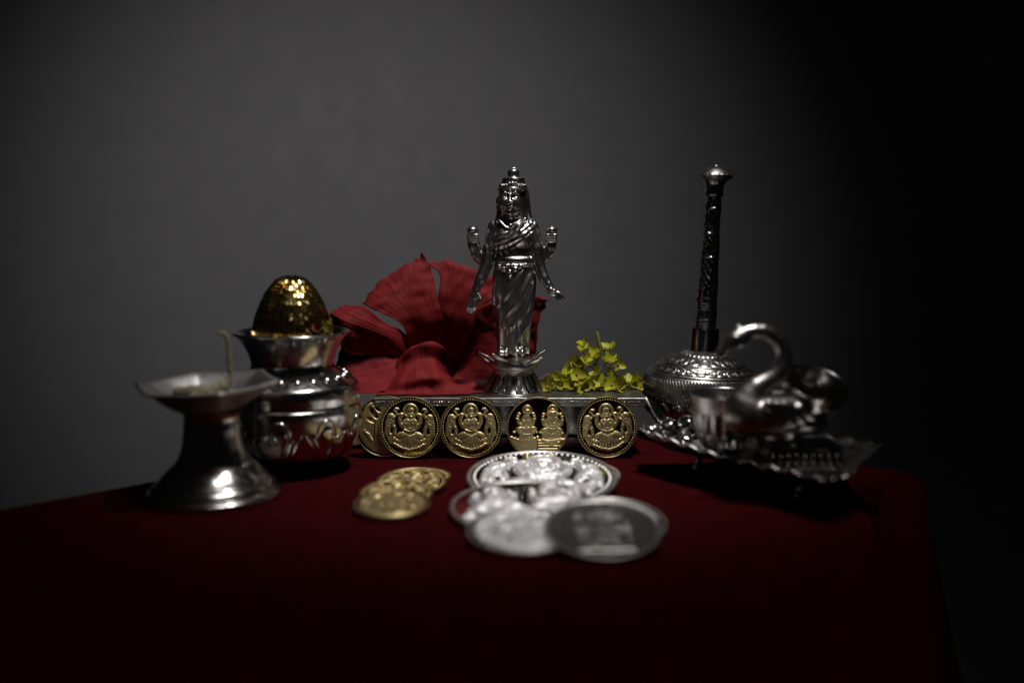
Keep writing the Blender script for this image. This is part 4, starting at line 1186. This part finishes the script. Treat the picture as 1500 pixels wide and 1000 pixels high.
sw = thing('swan', 'blurred silver swan with curved neck carrying a bowl on its back', 'swan', (95.5, 346, 0))
def build_swan():
    # x right, y back, z up; millimetres, origin on the cloth under the swan
    f = Field((-26, -12, 18), (22, 12, 66), 0.42)
    f.ell((-4, 0, 30.5), (16, 8.8, 7.8), 2, rot=0.05)
    f.ell((-13, 0, 32.5), (8.0, 7.4, 8.0), 4)
    f.ell((7, 0, 28), (9, 7, 4.5), 4)
    path = spline([(-14, 0, 35), (-9, 0, 40.5), (-3.0, 0, 44.5), (0.0, 0, 50), (-1.8, 0, 56.5), (-7, 0, 60.2), (-13, 0, 60.0), (-16.5, 0, 57.8)], 16)
    rad = np.interp(np.linspace(0, 1, 16), [0, 0.2, 0.5, 0.85, 1], [5.8, 3.6, 2.4, 2.2, 2.6])
    f.chain([tuple(p) for p in path], list(rad), 1.5)
    f.ell((-17.0, 0, 57.4), (4.6, 3.5, 3.6), 1.2, rot=0.3)
    f.chain([(-19.5, 0, 56.0), (-22.5, 0, 52.6), (-23.8, 0, 50.2)], [2.3, 1.6, 0.8], 0.8)
    f.ell((-16.5, 0, 61.6), (1.0, 0.9, 1.4), 0.5)
    for sg in (-1, 1):
        f.ell((-17.8, sg * 3.1, 58.2), (0.9, 0.6, 0.9), 0.2)
        f.ell((-2, sg * 7.4, 32.0), (9.5, 3.0, 6.0), 1.5, rot=0.2)
        for k in range(4):
            x0 = -7 + 3.4 * k
            f.cone((x0, sg * 9.4, 35.8 - 0.3 * k), (x0 + 5.0, sg * 9.2, 28.6 + 0.8 * k), 1.5, 1.0, 1.2)
        for k in range(3):
            f.ell((-7.5 + 2.8 * k, sg * 9.6, 36.4 - 0.2 * k), (1.9, 1.2, 1.4), 0.7)
    return f.mesh('figure', 1.0)
put('figure', build_swan(), M['silver_cast'], sw)
bp2 = smooth_profile([(0.2, -11.6), (4.5, -11.2), (8.4, -8.6), (10.6, -4.0), (11.3, 0.6), (11.6, 1.5), (11.1, 1.5), (10.8, 0.4), (10.0, -4.0), (7.8, -8.0), (4.2, -10.4), (0.2, -10.8)], 6)
put('bowl', lathe('bowl', bp2, 96), M['silver_neck'], sw, loc=(11.0, 0.0, 40.8), rot=(R(25), R(9), 0))
put('neck_post', lathe('neck_post', smooth_profile([(8.6, 20.6), (6.8, 21.4), (6.0, 23), (6.6, 25.5)], 4), 48), M['silver_cast'], sw)
def taper_box(name, x0, x1, y0, y1, z0, z1, k):
    V = []
    for (z, s) in ((z0, 1.0), (z0 + 1.2, 1.0), (z0 + 1.6, 0.94), (z1 - 1.2, k), (z1 - 0.8, k + 0.06), (z1, k + 0.05)):
        cx, cy = (x0 + x1) / 2, (y0 + y1) / 2
        for x, y in ((x0, y0), (x1, y0), (x1, y1), (x0, y1)):
            V.append((cx + (x - cx) * s, cy + (y - cy) * s, z))
    F = [(3, 2, 1, 0), (20, 21, 22, 23)]
    for l in range(5):
        for j in range(4):
            F.append((l * 4 + j, l * 4 + (j + 1) % 4, l * 4 + 4 + (j + 1) % 4, l * 4 + 4 + j))
    return make_mesh(name, V, F, False)
pb = put('pedestal', taper_box('pedestal', -8.5, 20.5, -9.2, 9.2, 11.9, 20.8, 0.86), M['silver_dark'], sw)
for k in range(9):
    x = -5.8 + 2.95 * k
    put('flute', tube('flute', [(x, -8.7, 13.8), (6 + (x - 6) * 0.96, -8.2, 16.2), (6 + (x - 6) * 0.93, -7.75, 18.4)], [0.5, 0.6, 0.45], 8), M['silver_dark'], pb)
